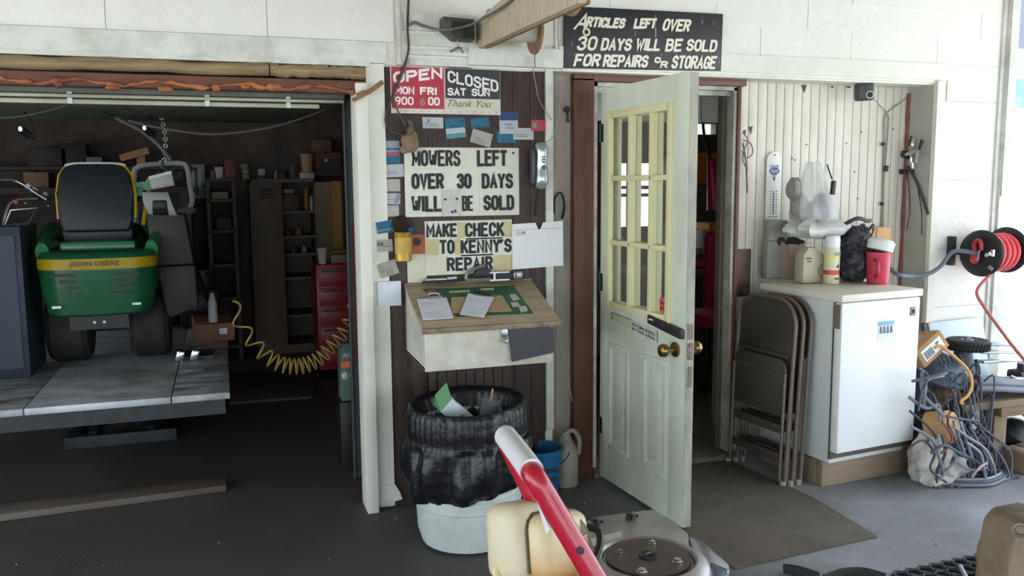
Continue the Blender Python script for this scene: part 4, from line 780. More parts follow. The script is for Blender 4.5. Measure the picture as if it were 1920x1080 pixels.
b = B(); b.span((.628, .4785, .62), (.646, .48, 1.36)); b.done('red_tape', mat((150, 40, 62), .5, dirt=.4, dcol=(90, 60, 60), scale=8), t)
# ================================================================== freezer, chairs and the clutter on top
TOPZ = 1.0
FH = P(1568, 560, -.59).z-P(1560, 855, -.59).z; FZ = P(1560, 855, -.59).z
fz = thing('chest_freezer', 'white upright undercounter freezer with sticker, standing on wooden plinth', 'freezer', (2.828, -.55, .13), local=True, rot=(0, 0, R(6)))
FW_ = mat((236, 238, 238), .3, dirt=.14, dcol=(150, 140, 124), scale=3, edge=.62, name='freezer_enamel')
b = B(); b.span((.012, .03, .004), (.53, .55, .83), bev=.006); b.done('cabinet', mat((214, 218, 218), .4, dirt=.2, dcol=(140, 136, 126), scale=3, edge=.6), fz)
b = B(); b.span((.0, -.03, FZ-.13), (.535, .022, .828), bev=.01); fd = b.done('door', FW_, fz)
b = B(); b.span((.006, .022, .03), (.53, .034, .825)); b.done('door_gasket', mat((90, 84, 74), .7), fz)
b = B(); b.span((-.01, -.036, .832), (.545, .555, .87), bev=.006); b.done('worktop', mat((226, 222, 208), .4, dirt=.15, dcol=(160, 150, 130), scale=5), fz)
b = B(); b.span((-.004, -.02, .70), (.004, .02, .82)); b.done('hinge_cover', mat((120, 112, 96), .5), fz)
b = B(); b.span((.462, -.0335, .735), (.5, -.03, .78), bev=.001); bd = b.done('badge', mat((110, 108, 100), .4, .6), fd)
b = B(); b.tube([(.47, -.0345, .77), (.478, -.0345, .75), (.482, -.0345, .765), (.487, -.0345, .749), (.491, -.0345, .763)], .003, 6); b.done('badge_mark', STEEL, bd)
b = B(); b.span((.242, -.0315, .615), (.35, -.03, .715)); sk = b.done('sticker', mat((224, 228, 232), .6, dirt=.3, dcol=(190, 194, 200), scale=30), fd)
b = B(); b.span((.242, -.033, .699), (.35, -.0312, .72)); b.done('blue_tape', mat((120, 176, 222), .5), sk)
b = B(); [b.prism([(.252+i*.024, -.0322, .659), (.270+i*.024, -.0322, .659), (.266+i*.024, -.0322, .695), (.254+i*.024, -.0322, .695)], (0, -.0006, 0)) for i in range(4)]; b.done('sticker_picture', mat((100, 108, 120), .6), sk)
b = B(); b.at((2.83, -.48, 0), (0, 0, R(4))); b.span((0, 0, 0), (.62, .04, .135), bev=.004); b.span((.0, .04, 0), (.045, .46, .13)); b.span((.58, .04, 0), (.62, .46, .13)); b.span((.0, .46, 0), (.62, .5, .13))
b.done('plinth', mat((150, 132, 110), .8, dirt=.6, dcol=(90, 76, 62), scale=4, stretch=(.4, 1, 3), bump=.2), label='rough wooden plinth of planks under the white freezer', cat='plinth')

# folding chairs
CH = mat((84, 78, 74), .45, .2, dirt=.2, dcol=(60, 54, 50), scale=8, name='brown_enamel'); CHF = mat((120, 108, 98), .4, .4, dirt=.3, dcol=(80, 70, 62), scale=10, name='worn_chair_tube')
ch = thing('folding_chair', 'brown metal folding chair in front of the leaning stack', 'chair', (0, 0, 0), 'folding chairs leaning on the freezer', True)
CW, CHH = .43, .95
def uframe(w, h, r, y0, y1, n=10):
    return [(0, y0, 0), (0, (y0*.4+y1*.6), h*.62), (0, y1, h-r)]+[(r-r*math.cos(math.pi/2*i/n), y1, h-r+r*math.sin(math.pi/2*i/n)) for i in range(1, n+1)]+[(w-r+r*math.sin(math.pi/2*i/n), y1, h-r+r*math.cos(math.pi/2*i/n)) for i in range(0, n+1)]+[(w, (y0*.4+y1*.6), h*.62), (w, y0, 0)]
b = B(); b.tube(uframe(CW, CHH, .13, -.008, .006), .011, 8); b.done('back_frame', CHF, ch)
b = B(); n = 10; r = .125
arc = [(.012, CHH-.30)]+[(.012+r-r*math.cos(math.pi/2*i/n), CHH-.012-r+r*math.sin(math.pi/2*i/n)) for i in range(n+1)]+[(CW-.012-r+r*math.sin(math.pi/2*i/n), CHH-.012-r+r*math.cos(math.pi/2*i/n)) for i in range(n+1)]+[(CW-.012, CHH-.30)]
b.prism([(x, .004, z) for x, z in arc], (0, .008, 0), .002); b.box((CW/2, -.002, CHH-.285), (CW-.05, .018, .02), bev=.006); b.done('backrest', CH, ch)
b = B(); b.prism([(x, -.028, z) for x, z in ((.02, .36), (CW-.02, .36), (CW-.02, .60), (CW-.03, .63), (CW-.06, .65), (.06, .65), (.03, .63), (.02, .60))], (0, .014, 0), .005); b.done('seat', CH, ch)
b = B(); b.tube([(.02, -.026, .03), (.02, -.026, .58), (CW-.02, -.026, .58), (CW-.02, -.026, .03)], .009, 8); b.done('rear_leg_frame', CHF, ch)
for z in (.14, .29): b = B(); b.box((CW/2, -.02, z), (CW-.03, .012, .045), bev=.004); b.done('crossbar', CH, ch)
for x in (0, CW): b = B(); b.cyl((x, -.02, 0), (x, -.02, .03), .016, n=10); b.done('foot_cap', mat((150, 142, 130), .6), ch)
ch.location = (2.62, .02, 0); ch.rotation_euler = (R(-2), 0, R(-84))
dup(ch, (2.667, .02, 0), (R(-2), 0, R(-84)), 'brown metal folding chair in the middle of the leaning stack')
dup(ch, (2.714, .02, 0), (R(-2), 0, R(-84)), 'brown metal folding chair resting directly on the white freezer side')

def ft(px, py, h=0): p = PZ(px, py, TOPZ+.003); return p+Z*h      # a point on the freezer top
p = PZ(1482, 524, 1.0)+V((.02, .07, .002))
t = thing('cardboard_box', 'open brown cardboard box at the back left of freezer top', 'box', p)
b = B(); b.at(p, (0, 0, .05)); w, d, h, k = .15, .2, .2, .004
for c, s in (((0, 0, .003), (w, d, .005)), ((-w/2, 0, h/2), (k, d, h)), ((w/2, 0, h/2), (k, d, h)), ((0, -d/2, h/2), (w, k, h)), ((0, d/2, h/2), (w, k, h))): b.box(c, s)
b.done('carton', mat((164, 144, 128), .8, dirt=.25, dcol=(120, 102, 86), scale=5), t)
b = B(); b.at(p, (0, 0, .05)); b.box((0, -.112, .165), (.15, .004, .07), (-.25, 0, 0)); b.box((-.088, 0, .185), (.004, .2, .06), (0, -.5, 0)); b.done('flap', mat((172, 150, 134), .8), t)
t = thing('shop_rag', 'dark oily rag stuffed in the cardboard box', 'rag', p+Z*.18)
b = B(); b.ball(p+V((0, -.02, .205)), (.07, .085, .028), 16, 10, lambda a, h: 1+.18*math.sin(5*a+3*h)); b.ball(p+V((-.085, -.07, .215)), (.025, .02, .022), 10, 8, lambda a, h: 1+.2*math.sin(3*a)); b.done('cloth', mat((48, 46, 54), .8), t)
p = PZ(1521, 531, 1.0)+V((0, .02, .002))
t = thing('oil_jug', 'cream flat-sided oil jug in front of cardboard box on freezer', 'jug', p)
b = B(); b.at(p, (0, 0, -.05)); b.prism([(-.066, -.04, 0), (.066, -.04, 0), (.066, -.04, .155), (.005, -.04, .195), (-.035, -.04, .195), (-.066, -.04, .155)], (0, .085, 0), .012); b.done('body', mat((188, 180, 156), .5, dirt=.35, dcol=(140, 130, 108), scale=9), t)
b = B(); b.at(p, (0, 0, -.05)); b.cyl((-.015, 0, .195), (-.015, 0, .215), .019, n=14); b.done('cap', mat((190, 184, 164), .5), t)
b = B(); b.at(p, (0, 0, -.05)); b.box((-.035, -.041, .135), (.035, .003, .008)); b.box((-.03, -.041, .12), (.026, .003, .006)); b.tube([(.05, -.041, .03), (.03, -.041, .05), (.03, -.041, .08), (.05, -.041, .1)], .0025, 6); b.done('print', mat((90, 84, 74), .6), t)
p = PZ(1563, 533, 1.0)+V((0, .02, .002))
t = thing('spray_can', 'tall cream aerosol can with white cap at front of freezer top', 'spray can', p)
b = B(); b.lathe([(.038, 0), (.04, .006), (.04, .185), (.037, .195)], p, Z, 28); b.done('can', mat((214, 210, 178), .35, dirt=.2, dcol=(190, 180, 120), scale=9), t)
b = B(); b.lathe([(.038, .195), (.039, .2), (.038, .25), (.03, .258)], p, Z, 28); b.done('cap', mat((230, 232, 234), .4), t)
b = B(); b.lathe([(.0405, .05), (.0405, .075)], p, Z, 28, cap=False); b.done('red_band', mat((206, 66, 66), .4), t)
b = B(); b.lathe([(.0404, .125), (.0404, .15)], p, Z, 28, cap=False); b.done('yellow_band', mat((220, 214, 140), .4), t)
b = B(); b.prism([p+V((-.004, -.041, .088)), p+V((.012, -.041, .088)), p+V((.01, -.041, .11))], (0, -.001, 0)); b.box(p+V((.004, -.0405, .03)), (.028, .003, .008)); b.done('print', INK, t)
text('4TTO', t, p+V((-.018, -.0415, .152)), X, Z, .04, .018, mat((110, 110, 112), .5))
FILM = mat((226, 226, 222), .25, alpha=.42, dirt=.3, dcol=(190, 190, 190), scale=14, bump=.5, bscale=18, name='cloudy_film')
p = P(1525, 435, -.02)
t = thing('plastic_bag', 'crumpled white plastic bag flattened over the cardboard box', 'bag', p)
b = B(); b.ball(p+V((-.02, -.05, .02)), (.18, .14, .05), 30, 14, lambda a, h: 1+.1*math.sin(6*a+2*h)+.06*math.sin(13*a)); b.done('film', mat((206, 208, 204), .35, bump=.4, bscale=20), t)
q = P(1530, 422, -.02)
t = thing('filter_bag', 'clear plastic bag of grey parts, gathered to a point at top', 'bag', q)
def cbag(u, v):
    a = 2*math.pi*u; pr = [(.02, 0), (.14, .01), (.165, .05), (.15, .1), (.12, .18), (.085, .26), (.055, .32), (.05, .34), (.035, .345)]
    k = v*(len(pr)-1); i = min(int(k), len(pr)-2); f = k-i; r = pr[i][0]*(1-f)+pr[i+1][0]*f; h = pr[i][1]*(1-f)+pr[i+1][1]*f
    r *= 1+.1*math.sin(5*a+6*v)+.05*math.sin(11*a)
    return q+V((r*math.cos(a)*.85-.10*h*(1 if h < .4 else 1), r*.62*math.sin(a), h))
b = B(); b.sheet(64, 22, cbag, wrap=True); b.done('film', FILM, t, sharp=70)
b = B(); b.ball(q+V((-.02, 0, .07)), (.10, .07, .055), 18, 10, lambda a, h: 1+.15*math.sin(4*a+2*h)); b.ball(q+V((.02, -.02, .13)), (.05, .05, .05), 12, 8); b.done('contents', mat((120, 122, 142), .6, dirt=.5, dcol=(170, 160, 150), scale=20), t)
b = B(); b.box(q+V((.035, -.085, .205)), (.022, .02, .075), (0, .08, 0), bev=.003); b.tube([q+V((.01, -.06, .33)), q+V((.03, -.08, .25))], .004, 6); b.done('clip', BLACK, t)
b = B(); b.ball(q+V((-.135, .02, .2)), (.035, .05, .06), 14, 8, lambda a, h: 1+.15*math.sin(3*a+h)); b.ball(q+V((-.10, .02, .1)), (.05, .05, .08), 14, 8); b.done('side_fold', mat((150, 150, 144), .5), t)
# tangle of dark netting and leads
c = P(1600, 522, -.12); c.z = TOPZ
t = thing('netting', 'heap of dark blue-black netting and straps in middle of freezer top', 'netting', c)
b = B(); b.ball(c+Z*.11, (.095, .1, .11), 24, 14, lambda a, h: 1+.14*math.sin(5*a+3*h)+.08*math.sin(9*a-4*h)); b.ball(c+V((.02, .02, .23)), (.08, .075, .07), 18, 10, lambda a, h: 1+.14*math.sin(4*a+5*h)); b.done('heap', mat((46, 48, 62), .7, dirt=.65, dcol=(150, 146, 140), scale=16, edge=.56), t)
b = B()
for i in range(46):
    a0 = random.uniform(0, 6.28); h = random.uniform(.02, .3); rr = .105 if h < .2 else .09
    pts = [c+V((rr*math.cos(a0+k*.35)*random.uniform(.95, 1.12), rr*math.sin(a0+k*.35)*random.uniform(.95, 1.12), max(.006, h+random.uniform(-.03, .03)))) for k in range(5)]
    b.tube(curve(pts, 4), random.choice((.003, .004, .006)), 5)
b.done('cords', mat((36, 38, 50), .6), t).__setitem__('kind', 'stuff')
b = B(); b.tube(curve([c+V((-.1, 0, .3)), c+V((-.02, -.03, .345)), c+V((.06, -.02, .33)), c+V((.10, 0, .33))], 6), .006, 8, flat=1.8); b.done('strap', BLACK, t)
p = PZ(1640, 531, 1.0)+V((0, -.02, .002))
t = thing('drink_cooler', 'red plastic drink jug with tilted white lid on freezer', 'jug', p)
b = B(); b.lathe([(.052, 0), (.055, .006), (.063, .165), (.064, .17)], p, Z, 28); b.done('body', mat((196, 60, 82), .4, dirt=.2, dcol=(160, 40, 60), scale=7), t)
b = B(); b.at(p+V((.0, -.002, .172)), (.06, .22, 0)); b.lathe([(.064, 0), (.067, .008), (.07, .05), (.056, .062), (.05, .062)], (0, 0, .004), Z, 28); b.done('lid', mat((222, 226, 226), .4), t)
b = B(); b.at(p+V((.0, -.002, .172)), (.06, .22, 0)); b.lathe([(.0665, .002), (.0665, .008)], (0, 0, 0), Z, 28, cap=False); b.done('rim', mat((60, 110, 70), .5), t)
b = B(); b.tube(curve([p+V((-.05, -.03, .13)), p+V((-.068, -.07, .12)), p+V((-.065, -.075, .06)), p+V((-.048, -.035, .04))], 6), .010, 8); b.done('handle', mat((170, 40, 64), .4), t)
p = PZ(1657, 529, 1.0)+V((0, 0, .002))
t = thing('thread_spool', 'small black spool on front right edge of freezer top', 'spool', p)
b = B(); b.lathe([(.03, 0), (.03, .004), (.022, .006), (.022, .062), (.033, .065), (.033, .07)], p, Z, 22); b.done('spool', mat((44, 40, 46), .5), t)
b = B(); b.tube(curve([p+V((-.03, -.03, .004)), p+V((-.08, -.05, .004)), p+V((-.12, -.02, .004)), p+V((-.15, -.06, .004))], 6), .0025, 5); b.done('loose_end', BLACK, t)
q = P(1622, 433, .12); 
t = thing('cardboard_box', 'plain orange-brown cardboard box behind netting against the beadboard', 'box', (q.x, .06, TOPZ))
b = B(); b.at((q.x, .05, TOPZ+.14)); b.box((0, 0, 0), (.16, .1, .285), bev=.004); b.done('carton', mat((206, 160, 112), .8), t)
b = B(); b.box((q.x, -.003, TOPZ+.14), (.05, .003, .285)); b.done('tape', mat((190, 150, 106), .5), t)
t = thing('paper_sack', 'grey folded paper sack standing between thermometer and clear bag', 'sack', (2.98, .05, TOPZ))
b = B(); b.box((2.93, .11, TOPZ+.17), (.13, .06, .33), (0, .03, 0), bev=.012); b.done('sack', mat((150, 148, 140), .7, dirt=.3, dcol=(110, 108, 100), scale=6), t)
b = B(); b.box((2.93, .078, TOPZ+.22), (.13, .006, .006)); b.done('crease', mat((100, 98, 92), .7), t)

# ================================================================== hose reel on the corner
t = thing('hose_reel', 'black two-disc reel wound with red hose on the building corner', 'hose reel', (4.2, -.2, 1.1))
RC = P(1840, 475, -.2); ax = V((1, .16, 0)).normalized(); r = .128; RC2 = RC+ax*.23+V((0, .0, .01))
for k, cc in enumerate((RC, RC2)):
    b = B(); b.lathe([(.03, -.004), (r*.7, -.004), (r*.95, -.009), (r, -.006), (r, .006), (r*.95, .004), (.03, .004)], cc, ax, 44); b.ring(cc, ax, r, .006, 44); b.done('flange', mat((38, 40, 46), .4), t)
b = B(); b.cyl(RC, RC2, .055, n=24); b.done('hub', BLACK, t)
RH = mat((222, 84, 92), .45, name='red_hose')
hx = ax.orthogonal().normalized(); hy = ax.cross(hx); pts = []
for i in range(24*8+1):
    a = 2*math.pi*i/24; rr = .085 if i < 96 else .1; f = (i/96) if i < 96 else 2-(i/96)
    pts.append(RC+ax*(.025+.18*f)+(hx*math.cos(a)+hy*math.sin(a))*rr)
b = B(); b.tube(pts, .012, 8); b.done('wound_hose', RH, t)
o = RC-ax*.02
b = B(); b.tube(curve([o+V((-.0, .0, -.035)), o+V((-.012, .025, .035)), o+V((-.016, .01, .07)), o+V((-.016, -.02, .07)), o+V((-.012, -.025, .02))], 6), .011, 10); b.done('gooseneck', mat((186, 50, 66), .4), t)
b = B(); b.ball(o+V((-.01, .02, -.03)), (.02, .03, .03), 12, 8); b.done('mount_boss', mat((200, 60, 70), .4), t)
b = B(); b.tube([o+V((-.02, -.02, .02)), o+V((-.025, -.012, -.04))], [.008, .005], 8); b.tube([o+V((-.012, -.06, -.005)), o+V((-.02, -.1, .01))], .012, 10); b.box(o+V((-.01, -.1, .01)), (.02, .016, .04), bev=.004); b.done('swivel', CHROME, t)
b = B(); b.box(o+V((-.002, -.085, -.075)), (.004, .03, .02), (.5, 0, 0)); b.done('data_label', mat((150, 150, 150), .5), t)
b = B(); b.span((RC.x-.06, -.05, 1.05), (RC.x-.03, -.011, 1.22)); b.beam((RC.x-.04, -.04, 1.13), o+V((-.0, .02, 0)), .03, .03); b.done('bracket', DSTEEL, t)
b = B(); b.beam((RC.x+.1, -.012, 1.14), RC+ax*.1, .03, .03); b.done('bracket', DSTEEL, t)
pts = [ft(1655, 505, .05), P(1680, 513, -.05), P(1712, 518, -.05), P(1742, 513, -.08), P(1765, 498, -.1), P(1780, 478, -.12), P(1796, 470, -.15), RC+V((-.03, .0, .0))]
b = B(); b.tube(curve(pts, 8), .0125, 10); b.done('feed_hose', mat((108, 116, 132), .5), label='thick grey-blue hose sagging from the freezer clutter to the reel', cat='hose')
pts = [RC+V((.02, -.06, -.11)), P(1832, 545, -.25), P(1845, 575, -.3), P(1870, 610, -.4), P(1900, 650, -.55), P(1935, 690, -.7), P(1985, 740, -.8)]
b = B(); b.tube(curve(pts, 8), .009, 10); b.done('air_hose', mat((196, 112, 100), .5), label='thin orange-red hose trailing from reel out of picture', cat='hose')
# ================================================================== heap on and under the bench, right of the freezer
t = thing('work_bench', 'low heavy timber bench with thick leg, loaded with scrap by the corner', 'bench', (4.1, -.35, 0))
TB = fibre((150, 128, 100), (92, 74, 56), .6, (8, 8, 1), .75); TBH = fibre((146, 126, 102), (90, 74, 58), .6, (1, 8, 8), .75)
for k, (y0, y1) in enumerate(((-.60, -.47), (-.46, -.32), (-.31, -.17))): b = B(); b.span((3.62+.13*(k == 2), y0, .345), (4.75, y1, .385), bev=.004); b.done('top_plank', TBH, t)
for x, y in ((3.93, -.5), (4.66, -.5), (4.66, -.2), (3.93, -.2)): b = B(); b.span((x-.045, y-.045, 0), (x+.045, y+.045, .345), bev=.004); b.done('leg', TB, t)
b = B(); b.span((3.88, -.59, .29), (4.72, -.55, .345), bev=.003); b.done('apron', TBH, t)
b = B(); b.span((3.62, -.52, .0), (3.66, -.2, .345)); b.done('end_panel', TB, t)
for k, (x, y, rz, lb) in enumerate(((3.98, -.63, .1, 'short sawn timber block on the floor before the bench leg'), (4.075, -.62, -.1, 'sawn timber block on floor, second from the bench leg'), (4.17, -.61, .05, 'sawn timber block on floor, third from the bench leg'))):
    b = B(); b.at((x, y, .06), (0, 0, rz)); b.box((0, 0, 0), (.085, .14, .12), bev=.006); b.done('timber_block', fibre((158, 136, 112), (96, 78, 62), .5, (6, 1, 6), .8), label=lb, cat='block')
p = V((4.12, -.38, .02)); t = thing('motor_housing', 'dark round motor housing lying under the timber bench', 'motor', p)
b = B(); b.lathe([(.08, 0), (.1, .02), (.1, .16), (.07, .2), (.03, .22)], p, (.2, -.5, .8), 24); b.done('casing', DSTEEL, t); b = B(); b.box(p+V((.0, -.16, .08)), (.06, .01, .03), (0, .4, 0)); b.done('plate', LUMBER, t)
b = B(); b.at((4.19, -.52, .24), (0, .5, .1)); b.box((0, 0, 0), (.13, .05, .035), bev=.006); b.done('bottle', mat((206, 206, 206), .4), label='white plastic bottle lying on the dark housing under bench', cat='bottle')
# wheel lying on a mower hub
wc = P(1813, 644, -.38)
t = thing('tractor_wheel', 'small mower wheel with ribbed tread lying flat atop the heap', 'wheel', wc)
b = B(); b.lathe([(.075, .022), (.10, .024), (.112, .012), (.113, -.02), (.10, -.034), (.075, -.034), (.072, 0)], wc, (0, -.08, 1), 44)
for i in range(36):
    a = 2*math.pi*i/36; b.beam(wc+V((.113*math.cos(a), .113*math.sin(a), -.03)), wc+V((.113*math.cos(a+.09), .113*math.sin(a+.09), .012)), .008, .008, up=V((math.cos(a), math.sin(a), 0)))
b.done('tyre', RUBBER, t)
b = B(); b.lathe([(.012, .02), (.03, .024), (.035, .012), (.07, .01), (.078, .022), (.075, -.02)], wc, (0, -.08, 1), 32); b.done('rim', mat((196, 204, 214), .5), t)
b = B()
for i in range(5): a = 2*math.pi*i/5; b.box(wc+V((.05*math.cos(a), .05*math.sin(a), .016)), (.018, .026, .008), (0, 0, a))
b.box(wc+V((0, 0, .03)), (.03, .026, .02), bev=.004); b.done('spokes', mat((120, 128, 140), .5), t)
p = wc+V((-.0, .02, -.045)); t = thing('gearbox', 'dark cast gearbox that carries the flat-lying mower wheel', 'gearbox', p-Z*.22)
b = B(); b.lathe([(.07, -.235), (.078, -.2), (.07, -.1), (.05, -.03), (.045, 0.008)], p, Z, 20); b.box(p+V((-.01, -.075, -.15)), (.045, .03, .09), bev=.008); b.tube(curve([p+V((.06, -.03, -.05)), p+V((.05, -.06, -.1)), p+V((.06, -.05, -.2))]), .012, 8); b.done('casing', mat((56, 62, 76), .5, .3, dirt=.4, dcol=(90, 96, 108), scale=12), t)
b = B(); b.box(p+V((-.01, -.092, -.15)), (.034, .006, .06), bev=.002); b.done('cover', mat((110, 120, 136), .4, .4), t)
# white panel leaning on the wall behind
a, c = P(1757, 655, -.12), P(1845, 595, -.06)
t = thing('panel', 'pale blue-white flat panel leaning on the white corner wall', 'panel', ((a.x+c.x)/2, -.1, .385))
b = B(); b.prism([(a.x, -.13, .385), (c.x, -.13, .385), (c.x, -.05, c.z), (a.x, -.05, c.z-.012)], (0, .02, 0), .004); b.done('sheet', mat((206, 222, 232), .35, dirt=.4, dcol=(160, 190, 200), scale=10), t)
b = B(); b.prism([(a.x-.025, -.12, .385), (a.x, -.12, .385), (a.x, -.04, c.z-.015), (a.x-.025, -.04, c.z-.02)], (0, .03, 0)); b.done('edge_strip', mat((90, 96, 110), .5), t)
# tilted cardboard box
q = P(1722, 655, -.42)
t = thing('cardboard_box', 'tilted brown cardboard box with white shipping label beside freezer', 'box', q-Z*.08)
b = B(); b.at(q, (-.25, -.55, .1)); b.box((0, 0, 0), (.2, .2, .10), bev=.003); b.done('carton', CARD, t)
b = B(); b.at(q, (-.25, -.55, .1)); b.box((-.03, .03, .075), (.17, .17, .004), (.35, 0.1, 0)); b.done('flap', mat((176, 150, 124), .8), t)
b = B(); b.at(q, (-.25, -.55, .1)); b.box((.0, -.101, .0), (.15, .003, .06)); lb = b.done('shipping_label', PAPER, t)
b = B(); b.at(q, (-.25, -.55, .1)); [b.box((-.06+i*.011, -.103, -.004), (.005 if i % 2 else .008, .002, .04)) for i in range(6)]; b.box((.04, -.103, .01), (.02, .002, .012)); b.done('barcode', mat((90, 92, 100), .6), lb)
# dark mower deck
q = P(1757, 682, -.38)
t = thing('mower_deck', 'dark dished mower deck shell lying among the heap under wheel', 'mower deck', q-Z*.05)
b = B(); b.lathe([(.185, -.055), (.19, -.04), (.17, 0), (.13, .03), (.05, .045), (.03, .05)], q, (.12, -.35, 1), 36); b.done('shell', mat((62, 70, 86), .45, .3, dirt=.4, dcol=(100, 108, 122), scale=8), t)
b = B(); [b.tube([q+V((-.09+.03*i, -.12, .028)), q+V((-.06+.03*i, -.06, .055))], .006, 6) for i in range(6)]; b.done('ribs', mat((84, 92, 108), .5), t)
# coil of grey hose along the bench
t = thing('coiled_hose', 'flat coil of several turns of grey hose along the bench top', 'hose', (4.0, -.38, .39))
for k in range(11):
    y = -.575+.034*(k % 6)+.017*(k > 5); z = .402+.006*(k % 2)+.028*(k > 5)
    b = B(); b.tube(curve([V((3.74, y+.03, z+.05+.01*(k % 3))), V((3.85, y, z+.045)), V((4.0, y-.02, z+.03)), V((4.2, y-.04, z+.012)), V((4.4, y-.02, z)), V((4.62, y+.05, z))], 8), .0165, 8); b.done('turn', mat((128, 134, 146), .5, dirt=.3, dcol=(80, 84, 94), scale=9), t)
# flat bars and fittings on the bench top
for k, (px, py, l, rz, lb) in enumerate(((1885, 660, .34, -.12, 'upper pale metal bar stacked right of the flat wheel'), (1880, 676, .36, .06, 'lower pale metal bar stacked right of the flat wheel'), (1878, 646, .2, -.3, 'short ribbed metal strip on top of the pale bars'))):
    q = P(px, py, -.3); b = B(); b.at(q, (0, .05, rz)); b.box((0, 0, 0), (l, .05, .016), bev=.003); b.done('metal_bar', mat((170, 184, 204), .35, .6), label=lb, cat='bar')
q = V((4.27, -.38, .40)); t = thing('carburetor', 'greasy carburetor with bright studs at right end of bench', 'engine part', q)
b = B(); b.box(q+Z*.045, (.16, .1, .07), bev=.015); b.cyl(q+V((-.02, -.02, .08)), q+V((-.02, -.02, .12)), .04, n=14); b.done('casting', mat((80, 78, 88), .45, .6, dirt=.5, dcol=(130, 100, 90), scale=14), t)
b = B(); [b.cyl(q+V((x, -.055, .06)), q+V((x, -.075, .06)), .009, n=8) for x in (-.07, .0, .06)]; b.done('studs', CHROME, t)
q = V((4.05, -.52, .43)); t = thing('pipe_fitting', 'small bright pipe fitting lying on the coiled grey hose', 'fitting', q)
b = B(); b.cyl(q+V((-.05, 0, .03)), q+V((.05, .01, .03)), .014, n=10); b.cyl(q+V((.0, -.03, .03)), q+V((0, .03, .045)), .012, n=10); b.done('tee', CHROME, t)
# orange lead bent over the edge
pts = [P(1752, 652, -.52), P(1764, 649, -.53), P(1785, 665, -.56), P(1810, 688, -.6), P(1820, 705, -.63), P(1822, 725, -.64), P(1814, 742, -.65), P(1802, 752, -.65), P(1804, 757, -.65)]
b = B(); b.tube(curve(pts, 6), .008, 8); b.done('lead', mat((214, 160, 92), .5), label='orange lead bent in a hook over the front of the heap', cat='cable')
# rusty drum on its side, log and sack
q = P(1793, 768, -.52)
t = thing('drum', 'rust-brown open drum lying on its side under the coiled hose', 'drum', q-Z*.12)
RUST = mat((150, 118, 84), .8, dirt=.7, dcol=(84, 62, 46), scale=10, bump=.3)
b = B(); b.lathe([(.115, 0), (.12, .01), (.12, .26), (.105, .26), (.10, .02), (.06, .018), (.06, .24)], q+V((-.02, -.02, 0)), (.1, 1, .05), 30, cap=False); b.disc(q+V((0, .2, .01)), Y, .115, .01); b.done('shell', RUST, t)
b = B(); b.disc(q+V((-.02, .16, .0)), Y, .062, .004); b.done('mouth_shade', mat((24, 22, 24), .9), t)  # black disc stands for the shade inside the open drum
q = P(1763, 800, -.6)
t = thing('log_round', 'pale tan sawn log round behind the grey leads', 'log', q-Z*.08)
b = B(); b.lathe([(.075, -.06), (.085, -.05), (.085, .05), (.075, .06)], q, (.5, -1, .3), 22, wob=lambda a, h: 1+.06*math.sin(3*a)); b.done('wood', mat((184, 148, 106), .8, dirt=.3, dcol=(130, 96, 66), scale=8), t)
b = B(); b.disc(q+V((.03, -.06, .018)), V((.5, -1, .3)), .07, .004); b.done('cut_face', mat((200, 164, 120), .8), t)
q = V((3.385, -.60, .0))
t = thing('canvas_sack', 'crumpled off-white canvas sack slumped on floor beside freezer plinth', 'sack', q)
def sack(a, h): return 1+.22*math.sin(3*a+2*h)+.12*math.sin(7*a-3*h)+.07*math.sin(11*h+a)
b = B(); b.ball(q+Z*.12, (.085, .09, .125), 48, 30, sack); b.ball(q+V((.11, -.04, .075)), (.075, .07, .08), 40, 24, lambda a, h: 1+.25*math.sin(4*a+3*h)+.1*math.sin(9*h)); b.ball(q+V((.01, -.06, .035)), (.085, .05, .035), 20, 10, lambda a, h: 1+.2*math.sin(5*a)); b.done('cloth', mat((200, 195, 188), .85, dirt=.4, dcol=(110, 104, 98), scale=9, bump=.5, bscale=14), t, sharp=75)
b = B(); b.span((3.44, -.55, .0), (3.62, -.30, .12), bev=.004); b.done('wooden_box', mat((120, 84, 70), .7, dirt=.5, dcol=(70, 50, 42), scale=6), label='dark reddish wooden box buried behind the canvas sack', cat='box')
b = B(); b.at((3.56, -.34, .33), (0, .15, .2)); b.box((0, 0, 0), (.12, .2, .32), bev=.01); b.done('battery_case', mat((76, 84, 100), .6, dirt=.4, dcol=(120, 124, 134), scale=8), label='grey-blue box shape behind leads, touching the freezer side', cat='case')
